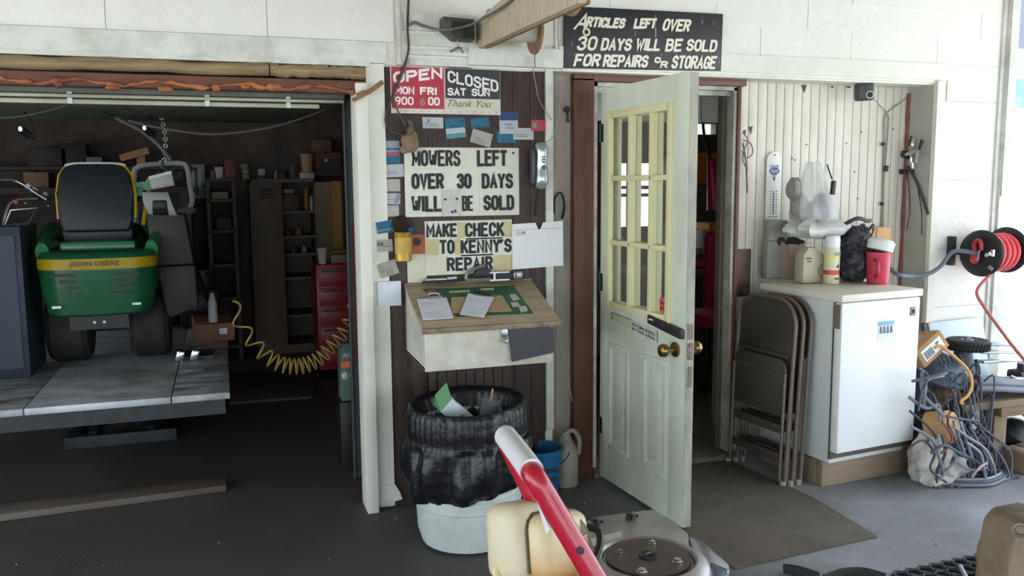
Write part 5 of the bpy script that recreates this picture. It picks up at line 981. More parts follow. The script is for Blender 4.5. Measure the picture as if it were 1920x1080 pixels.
# leads and rods
GT = [mat((112, 118, 132), .5), mat((78, 84, 98), .5), mat((140, 144, 154), .4, .3), mat((70, 66, 70), .6)]
LG = 'grey leads tangled in the heap'
def lead(pts, r, m, lb='bent grey lead in the tangled heap between freezer and bench leg', g=LG, nm='lead'):
    b = B(); b.tube(curve(pts, 6), r, 7); return b.done(nm, m, label=lb, cat='cable', group=g)
for i, q in enumerate((((1730, 695), (1728, 720), (1735, 745), (1760, 770), (1775, 790)), ((1722, 690), (1740, 705), (1728, 740), (1722, 770)), ((1770, 705), (1740, 712), (1735, 735), (1733, 760)), ((1705, 770), (1740, 800), (1758, 830), (1752, 865), (1748, 900)),
                       ((1708, 800), (1745, 822), (1760, 855), (1770, 890)), ((1745, 850), (1770, 835), (1800, 850), (1830, 865), (1850, 890)), ((1788, 800), (1815, 820), (1845, 840), (1862, 870), (1868, 900)), ((1705, 840), (1730, 826), (1752, 850), (1745, 880), (1775, 905)),
                       ((1762, 900), (1790, 868), (1815, 880), (1848, 878), (1850, 862)), ((1775, 780), (1800, 785), (1835, 790)), ((1812, 830), (1838, 850), (1845, 880), (1850, 905)), ((1766, 815), (1772, 850), (1758, 880), (1756, 905)), ((1705, 745), (1735, 765), (1760, 760), (1762, 790)), ((1710, 715), (1760, 703), (1775, 700)))):
    y = -.66-.08*(q[0][1] > 780)+random.uniform(-.03, .03); pts = [P(a, c, y+random.uniform(-.02, .02)) for a, c in q]
    for p in pts: p.z = max(p.z, .012)
    lead(pts, random.choice((.006, .0075, .009)), GT[i % 4])
for i, (q, lb) in enumerate(((((1788, 790), (1812, 862)), 'straight pale rod leaning in heap, left of a pair'), (((1800, 790), (1826, 868)), 'straight pale rod leaning in heap, right of a pair'), (((1818, 800), (1850, 860)), 'dull straight rod leaning towards the bench leg'), (((1780, 800), (1805, 855)), 'thin straight rod leaning beside the log round'))):
    b = B(); pts = [P(a, c, -.7) for a, c in q]; b.tube(pts, .008 if i < 3 else .005, 8); b.done('rod', GT[2 if i < 2 else 1], label=lb, cat='rod')
b = B(); b.tube(curve([P(1766, 790, -.72), P(1784, 815, -.73), P(1780, 835, -.73), P(1765, 850, -.73)], 6), .006, 7); b.done('lead', mat((130, 60, 70), .5), label='dark red lead curving in front of the log round', cat='cable')
b = B(); b.tube(curve([P(1850, 868, -.76), P(1835, 878, -.78), P(1822, 895, -.78)], 6), .007, 7); b.done('lead', mat((168, 140, 146), .5), label='pinkish lead end in the heap near the bench leg', cat='cable')
c = V((3.62, -.69, .012)); t = thing('coiled_lead', 'flat oval coil of grey lead on floor at front of heap', 'cable', c, 'grey leads tangled in the heap')
for k in range(4): b = B(); b.tube([c+V(((.16-.012*k)*math.cos(a)+.02*math.cos(3*a), (.085-.01*k)*math.sin(a), .004+.012*(k % 3))) for a in [2*math.pi*i/40 for i in range(40)]], .008, 7, closed=True); b.done('turn', GT[k % 3], t)
t = thing('tangled_wire', 'mass of fine tangled grey wire filling the heap behind the leads', 'wire', (3.6, -.5, 0), kind='stuff')
b = B()
for i in range(80):
    x0, x1 = random.uniform(3.42, 3.80), random.uniform(3.40, 3.86); z0 = random.uniform(.25, .56); y0 = random.uniform(-.62, -.4); f = random.uniform(.15, .5)
    pts = [V((x0, y0+.06, z0-.02)), V((x0+random.uniform(-.04, .04), y0, z0+.02)), V((x0*(1-f)+x1*f, y0-.04, z0*.62+random.uniform(-.03, .03))), V((x1+random.uniform(-.04, .04), y0-.08, z0*.3)), V((x1, y0-.10, .012)), V((x1+random.uniform(-.08, .08), y0-.12, .012))]
    b.tube(curve(pts, 4), random.choice((.004, .005, .0065)), 5)
b.done('wires', GT[1], t)

# ================================================================== floor mats and foreground
b = B(); b.prism([(1.89, -1.138, .001), (2.646, -1.078, .001), (2.68, -.594, .001), (2.62, .03, .001), (1.86, .03, .001)], (0, 0, .009), .002)
b.done('door_mat', mat((104, 96, 84), .95, dirt=.5, dcol=(64, 58, 50), scale=4, bump=.6, bscale=160), label='worn brown carpet mat lying before the open doorway', cat='mat')
t = thing('rubber_mat', 'black rubber honeycomb mat at front right of the floor', 'mat', (2.9, -1.5, 0)); 
b = B(); r = .034; rows = 0
o = V((2.46, -1.42, .009)); ux, uy = V((1, .035, 0)), V((-.035, 1, 0))
for j in range(-7, 1):
    for i in range(0, 13):
        cc = o+ux*(i*.061+(j % 2)*.0305)+uy*(j*.053)
        pts = [cc+ux*(r*math.cos(math.pi/6+math.pi/3*k))+uy*(r*math.sin(math.pi/6+math.pi/3*k)) for k in range(6)]
        b.tube(pts, .0085, 6, closed=True)
b.done('honeycomb', mat((52, 54, 60), .6), t)
b = B(); b.tube([PZ(1835, 1050, .03), PZ(1870, 1085, .03)], .012, 8); b.tube([PZ(1800, 1062, .02), PZ(1815, 1090, .02)], .01, 8); b.done('metal_rod', mat((150, 158, 170), .4, .5), label='grey metal rods lying across the black honeycomb mat', cat='rod')
b = B(); b.tube(curve([PZ(1470, 1068, .012), PZ(1500, 1072, .02), PZ(1535, 1084, .012)], 6), .012, 8, flat=2); b.done('belt', RUBBER, label='short black rubber belt end on floor, left of bottom edge pair', cat='belt')
b = B(); b.tube(curve([PZ(1545, 1086, .012), PZ(1580, 1074, .02), PZ(1620, 1073, .02), PZ(1660, 1084, .012)], 6), .010, 8, flat=2); b.done('belt', RUBBER, label='arched black rubber belt on floor, right of bottom edge pair', cat='belt')
q = PD(1925, 1040, 1.75); t = thing('engine_cover', 'worn tan-brown metal cover with round bolt at bottom right corner', 'cover', (q.x, q.y, 0))
b = B(); b.frame((q.x, q.y, 0), RT.cross(Z).cross(Z)*-1, RT.cross(Z)*-1, Z); zt = PD(1905, 970, 1.75).z
b.prism([(-.052, -.03, 0), (-.052, -.03, zt-.1), (-.046, -.03, zt-.03), (-.025, -.03, zt-.004), (.03, -.03, zt), (.12, -.03, zt), (.14, -.03, zt-.03), (.14, -.03, 0)], (0, .12, 0), .012); b.done('casing', mat((138, 122, 98), .6, dirt=.7, dcol=(80, 68, 52), scale=9), t)
b = B(); bq = PD(1913, 994, 1.72); b.disc(bq, CAM-bq, .017, .03, 20); b.ring(bq+(CAM-bq).normalized()*.016, CAM-bq, .012, .004, 18); b.done('bolt', mat((120, 112, 98), .4, .5), t)

# walk-behind tiller in the foreground
E0 = PD(1215, 1045, 2.05)
t = thing('garden_tiller', 'red-handled garden tiller with silver engine and cream fuel tank, in foreground', 'tiller', (E0.x, E0.y, 0))
RED = mat((178, 24, 50), .3, dirt=.12, dcol=(110, 20, 34), scale=14, coat=.4, name='red_enamel')
A, Bq, A2, B2 = PD(944, 815, 2.0), PD(1002, 893, 1.72), PD(1052, 1035, 2.0), PD(1125, 1100, 1.72)
da, db = (A2-A).normalized(), (B2-Bq).normalized()
b = B(); b.tube(curve([A2+da*.25, A2, A+da*.06, A+da*.015, A+(Bq-A)*.06, A+(Bq-A)*.3, A+(Bq-A)*.7, A+(Bq-A)*.95, Bq+db*.012, Bq+db*.06, B2, B2+db*.25], 6), .0235, 16); b.done('handlebar', RED, t)
b = B(); ab = (Bq-A); up2 = V((0, 0, 1))
b.tube(curve([A+ab*.08+up2*.003, A+ab*.35+up2*.004, A+ab*.7+up2*.004, A+ab*.92+up2*.003], 6), .0262, 16); b.done('grip', mat((226, 226, 230), .4), t)
b = B(); b.prism([A+ab*.62+V((0, -.01, .018)), Bq+V((-.02, -.01, .0)), Bq+db*.12+V((-.03, 0, 0)), Bq+db*.13+V((-.045, 0, 0)), A+ab*.55+da*.05], (.004, .02, 0), .002); b.done('grip_flap', mat((222, 222, 228), .4), t)
b = B(); 
for f in (.17, .57): q = Bq+db*f; b.disc(q+V((-.004, -.0225, .006)), (-.1, -1, .3), .008, .006, 12)
b.done('rivets', BLACK, t)
TK = bpy.data.materials.new('fuel_tank_plastic'); TK.use_nodes = True; _n = TK.node_tree; _b = _n.nodes['Principled BSDF']; _b.inputs['Roughness'].default_value = .38
_tc = _n.nodes.new('ShaderNodeTexCoord'); _sx = _n.nodes.new('ShaderNodeSeparateXYZ'); _mr = _n.nodes.new('ShaderNodeMapRange'); _cr = _n.nodes.new('ShaderNodeValToRGB')
q = PD(1010, 1015, 1.98)
_mr.inputs[1].default_value = q.z-.07; _mr.inputs[2].default_value = q.z+.03
_n.links.new(_tc.outputs['Object'], _sx.inputs[0]); _n.links.new(_sx.outputs[2], _mr.inputs[0]); _n.links.new(_mr.outputs[0], _cr.inputs[0]); _n.links.new(_cr.outputs[0], _b.inputs['Base Color'])
_cr.color_ramp.elements[0].color = lin((196, 132, 54)); _cr.color_ramp.elements[1].color = lin((208, 194, 152)); _b.inputs['Subsurface Weight'].default_value = 0.0
rot = (R(-14), R(10), R(28))
b = B(); b.at(q, rot); b.box((.012, -.022, -.008), (.168, .13, .150), bev=.034, seg=4); b.done('fuel_tank', TK, t, label='cream translucent tank holding amber fuel')
b = B(); b.at(q, rot); b.box((-.002, .03, .006), (.196, .12, .176), bev=.036, seg=4); b.done('tank_shroud', mat((206, 196, 164), .4), t)
b = B(); b.at(q, rot); b.tube([(-.073, -.031, -.06), (-.073, -.031, .035), (-.066, -.031, .054), (-.048, -.031, .067), (-.02, -.031, .0685), (.07, -.031, .0685)], .004, 6); b.done('seam', mat((84, 70, 46), .6), t)
b = B(); q2 = PD(945, 1072, 1.93); b.ring(q2, CAM-q2, .018, .009, 20); b.done('strap_eye', mat((214, 198, 156), .4), t)
SIL = mat((170, 170, 168), .35, .45, dirt=.25, dcol=(126, 120, 110), scale=9, name='cast_aluminium')
b = B(); b.lathe([(.15, -.12), (.155, -.03), (.145, -.012), (.128, 0), (.118, .004), (.112, .0), (.108, -.008), (.02, -.009)], E0, Z, 48); b.done('blower_housing', SIL, t)
def eq(px, py, dz=0.0):
    return PZ(px, py, E0.z+dz)
b = B(); pl = [eq(*k, -.02) for k in ((1078, 992), (1125, 975), (1225, 962), (1262, 985), (1290, 1008), (1295, 1080), (1100, 1085))]; b.prism(pl, (0, 0, .012), .004); b.done('back_plate', SIL, t)
b = B(); pl = [eq(*k, -.012) for k in ((1290, 1004), (1318, 1012), (1368, 1058), (1366, 1072), (1335, 1052), (1310, 1065))]; b.prism(pl, (0, 0, -.035), .006); b.done('side_wing', mat((190, 196, 210), .25, .9), t)
b = B(); b.disc(E0+Z*.0, Z, .102, .006, 44); scn = b.done('starter_screen', mat((104, 92, 88), .5, .4, dirt=.4, dcol=(80, 66, 60), scale=14), t)
b = B(); b.lathe([(.022, .003), (.022, .008), (.017, .008), (.012, .005)], E0, Z, 20); b.done('hub_cap', DSTEEL, scn)
b = B(); b.box(E0+Z*.009, (.02, .006, .004), (0, 0, .2)); b.done('hub_mark', STEEL, scn)
for px, py, r in ((1223, 1018, .007), (1270, 1052, .009), (1203, 1071, .010), (1162, 1035, .005)):
    k = eq(px, py, .006); b = B(); b.lathe([(r*1.4, -.004), (r*1.4, 0), (r, .001), (r, .006), (r*.5, .007)], k, Z, 8); b.done('bolt', CHROME, scn)
for px, py in ((1116, 984), (1182, 973)):
    k = eq(px, py, -.005); b = B(); b.lathe([(.014, 0), (.013, .012), (.008, .016), (.006, .026)], k, Z, 8); b.box(k+V((.014, 0, .006)), (.016, .008, .006)); b.done('knob', BLACK, t)
b = B(); b.prism([eq(1108, 1012, -.006), eq(1164, 998, -.006), eq(1166, 1010, -.006), eq(1112, 1026, -.006)], (0, 0, .003)); b.done('label', mat((206, 206, 200), .5), t)
b = B(); k = [PD(1100, 988, 2.04), PD(1122, 996, 2.0), PD(1124, 1025, 1.96), PD(1112, 1052, 1.93), PD(1100, 1075, 1.92)]; b.tube(curve(k, 6), .0085, 10); b.done('fuel_line', BLACK, t)
b = B(); b.tube(curve([PD(1058, 958, 1.99), PD(1080, 975, 1.98), PD(1098, 1000, 1.96)], 6), .006, 8, flat=2); b.done('strap', mat((150, 150, 140), .4, .5), t)
b = B(); b.lathe([(.12, .30), (.13, .36), (.13, E0.z-.12)], (E0.x, E0.y, 0), Z, 24); [b.lathe([(.14, 0), (.14, .006)], (E0.x, E0.y, .38+.02*i), Z, 24) for i in range(7)]; b.done('engine_block', DSTEEL, t)
b = B(); b.span((E0.x-.16, E0.y-.16, .24), (E0.x+.16, E0.y+.16, .30), bev=.01); b.beam(A2+da*.22, (E0.x-.1, E0.y+.06, .27), .04, .04); b.beam(B2+db*.22, (E0.x-.1, E0.y-.08, .27), .04, .04); b.beam(q+V((0, 0, -.09)), (E0.x-.12, E0.y, .28), .04, .04); b.done('chassis', RED, t)
for s in (-1, 1): b = B(); b.lathe([(.07, -.035), (.17, -.04), (.19, -.02), (.19, .02), (.17, .04), (.07, .035)], (E0.x, E0.y+s*.2, .19), Y, 32); b.cyl((E0.x, E0.y+s*.1, .19), (E0.x, E0.y+s*.2, .19), .03, n=12); b.done('wheel', RUBBER, t)
# ================================================================== garage: lift, lawn tractor, machines
LZ = .5
t = thing('lift_table', 'grey steel lift platform with peeling paint carrying the lawn tractor', 'lift', (-.6, 1.6, 0))
LP = mat((200, 206, 210), .5, .3, dirt=.8, dcol=(70, 70, 70), scale=3.2, stretch=(1, 1.6, 1), edge=.55, name='worn_platform')
for x0, x1 in ((-1.35, -.945), (-.94, -.288), (-.283, -.006)):
    b = B(); b.span((x0, .56, LZ-.035), (x1, 3.3, LZ), bev=.004)
    b.done('deck_plate', LP if x0 == -.94 else mat((190, 194, 198), .5, .1, dirt=.95, dcol=(52, 52, 52), scale=7, stretch=(.5, 1.8, 1), edge=.47), t)
b = B(); b.span((-1.35, .60, LZ-.12), (-.03, .66, LZ-.035)); b.done('frame', DSTEEL, t); b = B(); b.span((-1.35, 3.1, LZ-.12), (-.03, 3.16, LZ-.035)); b.done('frame', DSTEEL, t)
b = B(); b.span((-.95, 1.55, .0), (-.33, 1.62, .07)); b.span((-.95, 2.7, 0), (-.33, 2.77, .07)); b.span((-.95, 1.55, 0), (-.88, 2.77, .06)); b.span((-.40, 1.55, 0), (-.33, 2.77, .06)); b.done('base_frame', DSTEEL, t)
for s in (-.8, -.48): b = B(); b.beam((s, 1.6, .06), (s, 2.75, LZ-.05), .05, .06); b.beam((s+.06, 2.75, .06), (s+.06, 1.6, LZ-.05), .05, .06); b.done('scissor_arm', DSTEEL, t)

GRN = mat((38, 122, 76), .35, dirt=.2, dcol=(40, 70, 50), scale=5, coat=.3, name='tractor_green'); YEL = mat((226, 190, 34), .35, name='tractor_yellow')
tr = thing('lawn_tractor', 'green ride-on lawn tractor with yellow stripe and black seat, seen from behind', 'tractor', (-.68, 1.9, LZ))
def plan(hw, y0, y1, r, cx=-.675, n=8):                            # U outline open to the front
    return [(cx-hw, y1)]+[(cx-hw+r-r*math.cos(math.pi/2*i/n), y0+r-r*math.sin(math.pi/2*i/n)) for i in range(n+1)]+[(cx, y0-.02)]+[(cx+hw-r+r*math.sin(math.pi/2*i/n), y0+r-r*math.cos(math.pi/2*i/n)) for i in range(n+1)]+[(cx+hw, y1)]
def skin(rows, n=None):
    b = B(); R_ = [b.vs([(x, y, z) for x, y in pl]) for pl, z in rows]
    for a, c in zip(R_, R_[1:]):
        for i in range(len(a)-1): b.face([a[i], a[i+1], c[i+1], c[i]])
    return b
b = skin([(plan(.235, 1.24, 2.3, .10), .835), (plan(.265, 1.215, 2.3, .12), .85), (plan(.295, 1.205, 2.3, .15), .97), (plan(.305, 1.2, 2.3, .16), 1.09), (plan(.305, 1.2, 2.3, .16), 1.165), (plan(.295, 1.225, 2.3, .16), 1.19), (plan(.26, 1.30, 2.3, .16), 1.20), (plan(.255, 1.31, 2.3, .16), 1.10)])
bmesh.ops.solidify(b.bm, geom=b.bm.faces[:], thickness=.006); b.done('rear_cowl', GRN, tr, sharp=50)
b = skin([(plan(.3075, 1.197, 2.0, .16), 1.10), (plan(.3085, 1.196, 2.0, .16), 1.125), (plan(.3075, 1.197, 2.0, .16), 1.158)]); bmesh.ops.solidify(b.bm, geom=b.bm.faces[:], thickness=.003); st = b.done('stripe', YEL, tr)
text('JOHN DEERE', st, (-.80, 1.172, 1.112), X, Z, .25, .034, mat((58, 62, 40), .5), bold=.005)
for s in (-1, 1):
    for k in range(4): b = B(); xc = -.675+s*(.16-.025*k*(s < 0)-.012*k); b.box((xc, 1.198+.012*abs(s), 1.07-.034*k), (.13-.012*k, .03, .014)); b.done('vent_slot', BLACK, tr)
    b = B(); b.box((-.675+s*.20, 1.2, .90), (.045, .03, .014)); b.done('reflector', STEEL, tr)
    b = B(); b.tube(curve([(-.675+s*.28, 1.35, 1.19), (-.675+s*.30, 1.6, 1.25), (-.675+s*.31, 1.9, 1.28), (-.675+s*.30, 2.3, 1.2)], 6), .035, 10, flat=1.6); b.done('fender', GRN, tr)
    b = B(); b.lathe([(.10, -.1), (.2, -.11), (.225, -.08), (.225, .08), (.2, .11), (.1, .1)], (-.675+s*.225, 1.75, LZ+.226), X, 32); b.done('rear_tyre', RUBBER, tr)
    b = B(); b.lathe([(.07, -.05), (.155, -.06), (.17, -.04), (.17, .04), (.155, .06), (.07, .05)], (-.675+s*.27, 2.95, LZ+.171), X, 28); b.done('front_tyre', RUBBER, tr)
b = B(); b.box((-.675, 1.55, 1.02), (.46, .55, .28), bev=.04); b.box((-.675, 2.2, .95), (.4, 1.0, .16)); b.box((-.675, 1.27, .80), (.3, .06, .08)); b.done('chassis', mat((40, 40, 40), .6), tr)
b = B(); [b.disc((x, 1.236, .80), Y, .008, .006, 10) for x in (-.70, -.65)]; b.done('hitch_bolts', CHROME, tr)
NAVY = mat((26, 30, 38), .5, bump=.1, name='seat_vinyl')
sb = B(); sb.at((-.683, 1.42, 1.30), (R(-12), 0, 0))
pts = [(-.17, 0, 0), (.17, 0, 0), (.195, 0, .08), (.20, 0, .22), (.185, 0, .33), (.155, 0, .375), (.10, 0, .39), (-.10, 0, .39), (-.155, 0, .375), (-.185, 0, .33), (-.20, 0, .22), (-.195, 0, .08)]
sb.prism(pts, (0, .08, 0), .018); seat = sb.done('seat_back', NAVY, tr)
b = B(); b.at((-.683, 1.42, 1.30), (R(-12), 0, 0)); b.tube([(x*1.02, .06, z*1.015) for x, y, z in pts[2:]], .011, 8); b.done('piping', YEL, seat)
b = B(); b.at((-.683, 1.42, 1.30), (R(-12), 0, 0)); b.tube(curve([(-.16, .055, .39), (-.10, .055, .402), (.10, .055, .402), (.16, .055, .39)], 5), .008, 8); b.done('top_trim', WL, seat)
b = B(); b.box((-.683, 1.68, 1.28), (.38, .42, .10), bev=.035); b.done('seat_cushion', NAVY, tr)
b = B(); b.box((-.683, 1.62, 1.20), (.40, .40, .08), bev=.02); b.done('seat_base', GRN, tr)
b = B(); b.prism([(-.93, 2.35, 1.0), (-.43, 2.35, 1.0), (-.43, 2.35, 1.30), (-.52, 2.35, 1.38), (-.84, 2.35, 1.38), (-.93, 2.35, 1.30)], (0, 1.0, -.06), .03); b.done('hood', GRN, tr)
b = B(); b.ring((-.68, 2.25, 1.50), (0, -.6, 1), .17, .014, 32); b.tube([(-.68, 2.25, 1.50), (-.68, 2.4, 1.3)], .02, 8); b.beam((-.85, 2.25, 1.5), (-.51, 2.25, 1.5), .02, .02); b.done('steering_wheel', BLACK, tr)
b = B(); b.tube(curve([(-.45, 1.6, 1.32), (-.42, 1.6, 1.48), (-.40, 1.6, 1.56)], 5), .012, 8); b.ball((-.40, 1.6, 1.575), .024, 12, 8); b.done('lever', YEL, tr)

def at_y(px, py, y): return P(px, py, y)
# dark control cabinet at left with tube frames on it
a, c = P(0, 425, 1.3), P(62, 770, 1.3)
t = thing('steel_cabinet', 'dark blue-grey steel cabinet left of the lawn tractor on platform', 'cabinet', (-1.25, 1.4, LZ))
b = B(); b.span((-1.36, 1.3, LZ), (-1.045, 1.75, a.z), bev=.006); b.done('body', mat((44, 54, 66), .5, .2, dirt=.2, dcol=(50, 56, 64), scale=4), t)
b = B(); b.span((-1.33, 1.292, LZ+.06), (-1.075, 1.3, a.z-.05)); b.done('door', mat((50, 60, 72), .5, .2), t)
t = thing('handle_frame', 'chrome tube handle with control knobs lying on dark cabinet', 'handle', P(30, 420, 1.45))
zc = a.z+.006
b = B(); b.tube(curve([P(6, 424, 1.45), P(12, 398, 1.45), P(26, 376, 1.45), P(70, 372, 1.5)], 6), .007, 8); b.tube([P(8, 423, 1.42), P(52, 420, 1.42), P(70, 390, 1.45), P(20, 394, 1.45), P(8, 423, 1.42)], .008, 8); b.done('frame', STEEL, t)
b = B(); b.ball(P(30, 379, 1.46), .014, 10, 8); b.done('red_knob', mat((190, 60, 66), .4), t)
b = B(); b.ball(P(48, 381, 1.46), .009, 10, 8); b.ball(P(91, 386, 1.46), .008, 10, 8); b.done('pale_knob', STEEL, t)
b = B(); b.tube(curve([P(-10, 338, 1.7), P(24, 337, 1.7), P(48, 347, 1.65), P(70, 362, 1.6), P(90, 374, 1.55)], 6), .010, 10); b.done('bar', STEEL, t)
b = B(); [b.tube([P(*q0, 1.63), P(*q1, 1.63)], .016, 10) for q0, q1 in (((49, 347), (57, 351)), ((60, 354), (70, 360)), ((81, 362), (88, 368)))]; b.done('clamps', mat((180, 196, 190), .4), t)
# upright machine on the platform, right of the tractor
t = thing('upright_machine', 'tall dark upright machine with grey bracket and grey box head beside tractor', 'machine', (-.28, 1.55, LZ))
yy = 1.5
b = B()
for (q, th, bv) in ((((274, 402), (346, 402), (364, 495), (286, 500)), .25, .012), (((292, 500), (366, 497), (372, 575), (322, 596), (312, 588)), .2, .015)): b.prism([P(*k, yy) for k in q], (0, th, 0), bv)
b.done('casing', mat((44, 41, 40), .6, dirt=.3, dcol=(70, 58, 48), scale=6), t)
b = B(); b.prism([P(*k, yy-.01) for k in ((266, 360), (316, 360), (322, 385), (334, 404), (316, 404), (314, 384), (284, 384), (288, 404), (278, 402), (268, 380))], (0, .06, 0), .004); b.done('bracket', mat((132, 136, 134), .5, .4), t)
b = B(); b.prism([P(*k, yy-.02) for k in ((279, 335), (322, 322), (328, 348), (284, 356))], (0, .12, 0), .006); b.done('head_box', mat((150, 150, 148), .5, .3), t)
b = B(); b.prism([P(*k, yy-.025) for k in ((278, 331), (321, 320), (322, 326), (279, 337))], (0, .13, 0)); b.done('head_edge', mat((200, 200, 196), .5), t)
b = B(); b.box(P(300, 384, yy)+V((0, .03, 0)), (.085, .1, .06), bev=.015); b.done('motor', BLACK, t)
b = B(); b.tube(curve([P(340, 402, yy+.1), P(352, 460, yy+.1), P(362, 520, yy+.1), P(364, 580, yy+.1)], 5), .014, 8); b.done('side_tube', mat((112, 96, 84), .5), t)
for px in (334, 362): b = B(); q = P(px, 594, yy-.03); b.box(V((q.x, q.y, LZ+.036)), (.05, .06, .07), (0, .3, 0), bev=.012); b.done('foot', CHROME, t)
b = B(); b.span((-.30, yy, LZ), (-.09, yy+.22, LZ+.02)); b.done('base_plate', DSTEEL, t)
b = B(); q = P(268, 350, 1.56); b.beam(q+V((-.04, 0, 0)), q+V((.06, 0, .01)), .03, .05); b.box(q+V((-.015, -.02, -.03)), (.03, .02, .05), bev=.004); b.done('green_arm', mat((40, 120, 90), .4), t)
# white tube handle behind
yy = 2.2
t = thing('push_mower', 'push mower with rounded white tube handle, behind upright machine', 'mower', (-.18, 2.6, LZ))
b = B(); b.tube(curve([P(256, 420, yy), P(252, 330, yy), P(258, 314, yy), P(275, 309, yy), P(335, 306, yy), P(350, 314, yy), P(356, 345, yy), P(360, 380, yy), P(345, 400, yy), P(330, 430, yy)], 6), .017, 10); b.done('handlebar', mat((190, 192, 190), .4), t)
b = B(); b.beam(P(256, 420, yy), (-.25, yy+.2, LZ+.2), .03, .03); b.beam(P(330, 430, yy), (-.1, yy+.2, LZ+.2), .03, .03); b.done('lower_rail', DSTEEL, t)
b = B(); b.ball(P(350, 395, yy), (.06, .03, .03), 12, 8); b.done('pad', mat((120, 118, 110), .6), t)
b = B(); b.tube(curve([P(330, 312, yy-.03), P(322, 325, yy-.05), P(330, 334, yy-.05), P(340, 322, yy-.04)], 5), .009, 8); b.done('lead', mat((90, 90, 92), .5), t)
# hoist chain and hook, diagonal cable, sagging cable
t = thing('chain_hoist', 'hoist chain with hook hanging from garage ceiling over the upright machine', 'hoist', (-.35, 2.0, 2.4))
b = B()
for i in range(34):
    p0 = P(300, 150, 2.0); z = 2.42-.022*i
    if z < P(305, 325, 2.0).z: break
    b.ring((p0.x+.012*math.sin(i*.3), 2.0, z), X if i % 2 else Y, .011, .0035, 10, 5)
b.done('chain', STEEL, t)
b = B(); q = P(303, 318, 1.98); b.tube(curve([q+V((0, 0, .06)), q+V((0, 0, .02)), q+V((.03, 0, -.01)), q+V((.0, 0, -.045)), q+V((-.03, 0, -.015))], 5), .012, 8); b.done('hook', STEEL, t)
b = B(); b.tube(curve([P(160, 188, .9)]+[P(a, c, 1.6) for a, c in ((205, 214), (240, 232), (272, 250), (300, 275), (320, 300))], 6), .012, 8); b.done('hose', mat((92, 92, 90), .6), label='dark hose slanting down from the garage door to the hoist', cat='hose')
b = B(); b.tube(curve([P(a, c, .8) for a, c in ((240, 226), (300, 240), (380, 251), (440, 249), (500, 240), (560, 224), (610, 205), (645, 186))], 6), .006, 6); b.done('cable', mat((86, 84, 80), .6), label='dark cable sagging across the garage opening under the door', cat='cable')
b = B(); b.tube(curve([P(a, c, .9) for a, c in ((-20, 222), (40, 218), (100, 205), (150, 188))], 6), .004, 6); b.done('cable', mat((100, 98, 92), .6), label='thin cobwebbed cord at upper left of garage opening', cat='cable')
for px, py, lb in ((40, 243, 'small bright-tipped lamp in dark holder at upper left of the garage'), (272, 241, 'small bright-tipped lamp on the hose above the lawn tractor')):
    q = P(px, py, 1.55); t = thing('lamp', lb, 'lamp', q); b = B(); b.tube([q+V((.03, .03, -.03)), q+V((0, 0, 0))], [.022, .02], 12); b.tube(curve([q+V((.03, .03, -.03)), q+V((.05, .05, -.05)), V((q.x+.04, 1.62, q.z+.05)), V((q.x+.02, 1.55, 1.97))], 5), .004, 6); b.done('holder', BLACK, t)
    b = B(); b.ball(q+V((-.003, -.012, .003)), (.010, .010, .014), 10, 8); b.done('bulb', mat((240, 242, 245), .3, emit=.35), t)
# wall chart
a, c = P(358, 308, 4.55), P(386, 372, 4.55)
t = thing('wall_chart', 'white wall chart with blue bar and sideways black lettering in garage', 'chart', ((a.x+c.x)/2, 4.6, c.z))
b = B(); b.span((a.x, 4.6, c.z), (c.x, 4.69, a.z)); b.done('board', mat((190, 188, 184), .6), t)
b = B(); b.span((a.x+.025, 4.594, c.z+.03), (a.x+.05, 4.6, a.z-.03)); b.done('blue_bar', mat((60, 76, 130), .5), t)
text('GAUGE', t, (c.x-.03, 4.594, a.z-.06), -Z, X, .16, .03, INK, bold=.02)
# cardboard and parts on the platform behind
t = thing('cardboard_box', 'flattened brown cardboard box on platform right of upright machine', 'box', (-.12, 2.3, LZ))
b = B(); b.at((-.10, 2.35, LZ+.06), (0, 0, .1)); b.box((0, 0, 0), (.24, .5, .12), bev=.004); b.box((0, -.03, .066), (.25, .3, .006), (.05, .04, 0)); b.done('carton', mat((150, 104, 78), .8, dirt=.4, dcol=(96, 66, 52), scale=5), t)
b = B(); b.box((-.03, 2.09, LZ+.07), (.05, .004, .04)); b.done('label', PAPER, t)
q = P(396, 524, 2.2); b = B(); b.lathe([(.028, 0), (.03, .01), (.03, .13), (.018, .17), (.014, .2)], (q.x, 2.16, LZ+.125), Z, 16); b.done('bottle', mat((190, 196, 198), .4), label='slim white bottle standing on the flattened cardboard on platform', cat='bottle')
t = bpy.data.objects['push_mower']; b = B(); b.box((-.165, 2.78, LZ+.2), (.24, .26, .2), bev=.05); b.cyl((-.165, 2.78, LZ+.28), (-.165, 2.78, LZ+.43), .1); b.done('engine', DSTEEL, t)
for s in (-1, 1): b = B(); b.lathe([(.04, -.02), (.1, -.02), (.1, .02), (.04, .02)], (-.165+s*.13, 2.78, LZ+.101), X, 20); b.done('wheel', RUBBER, t)

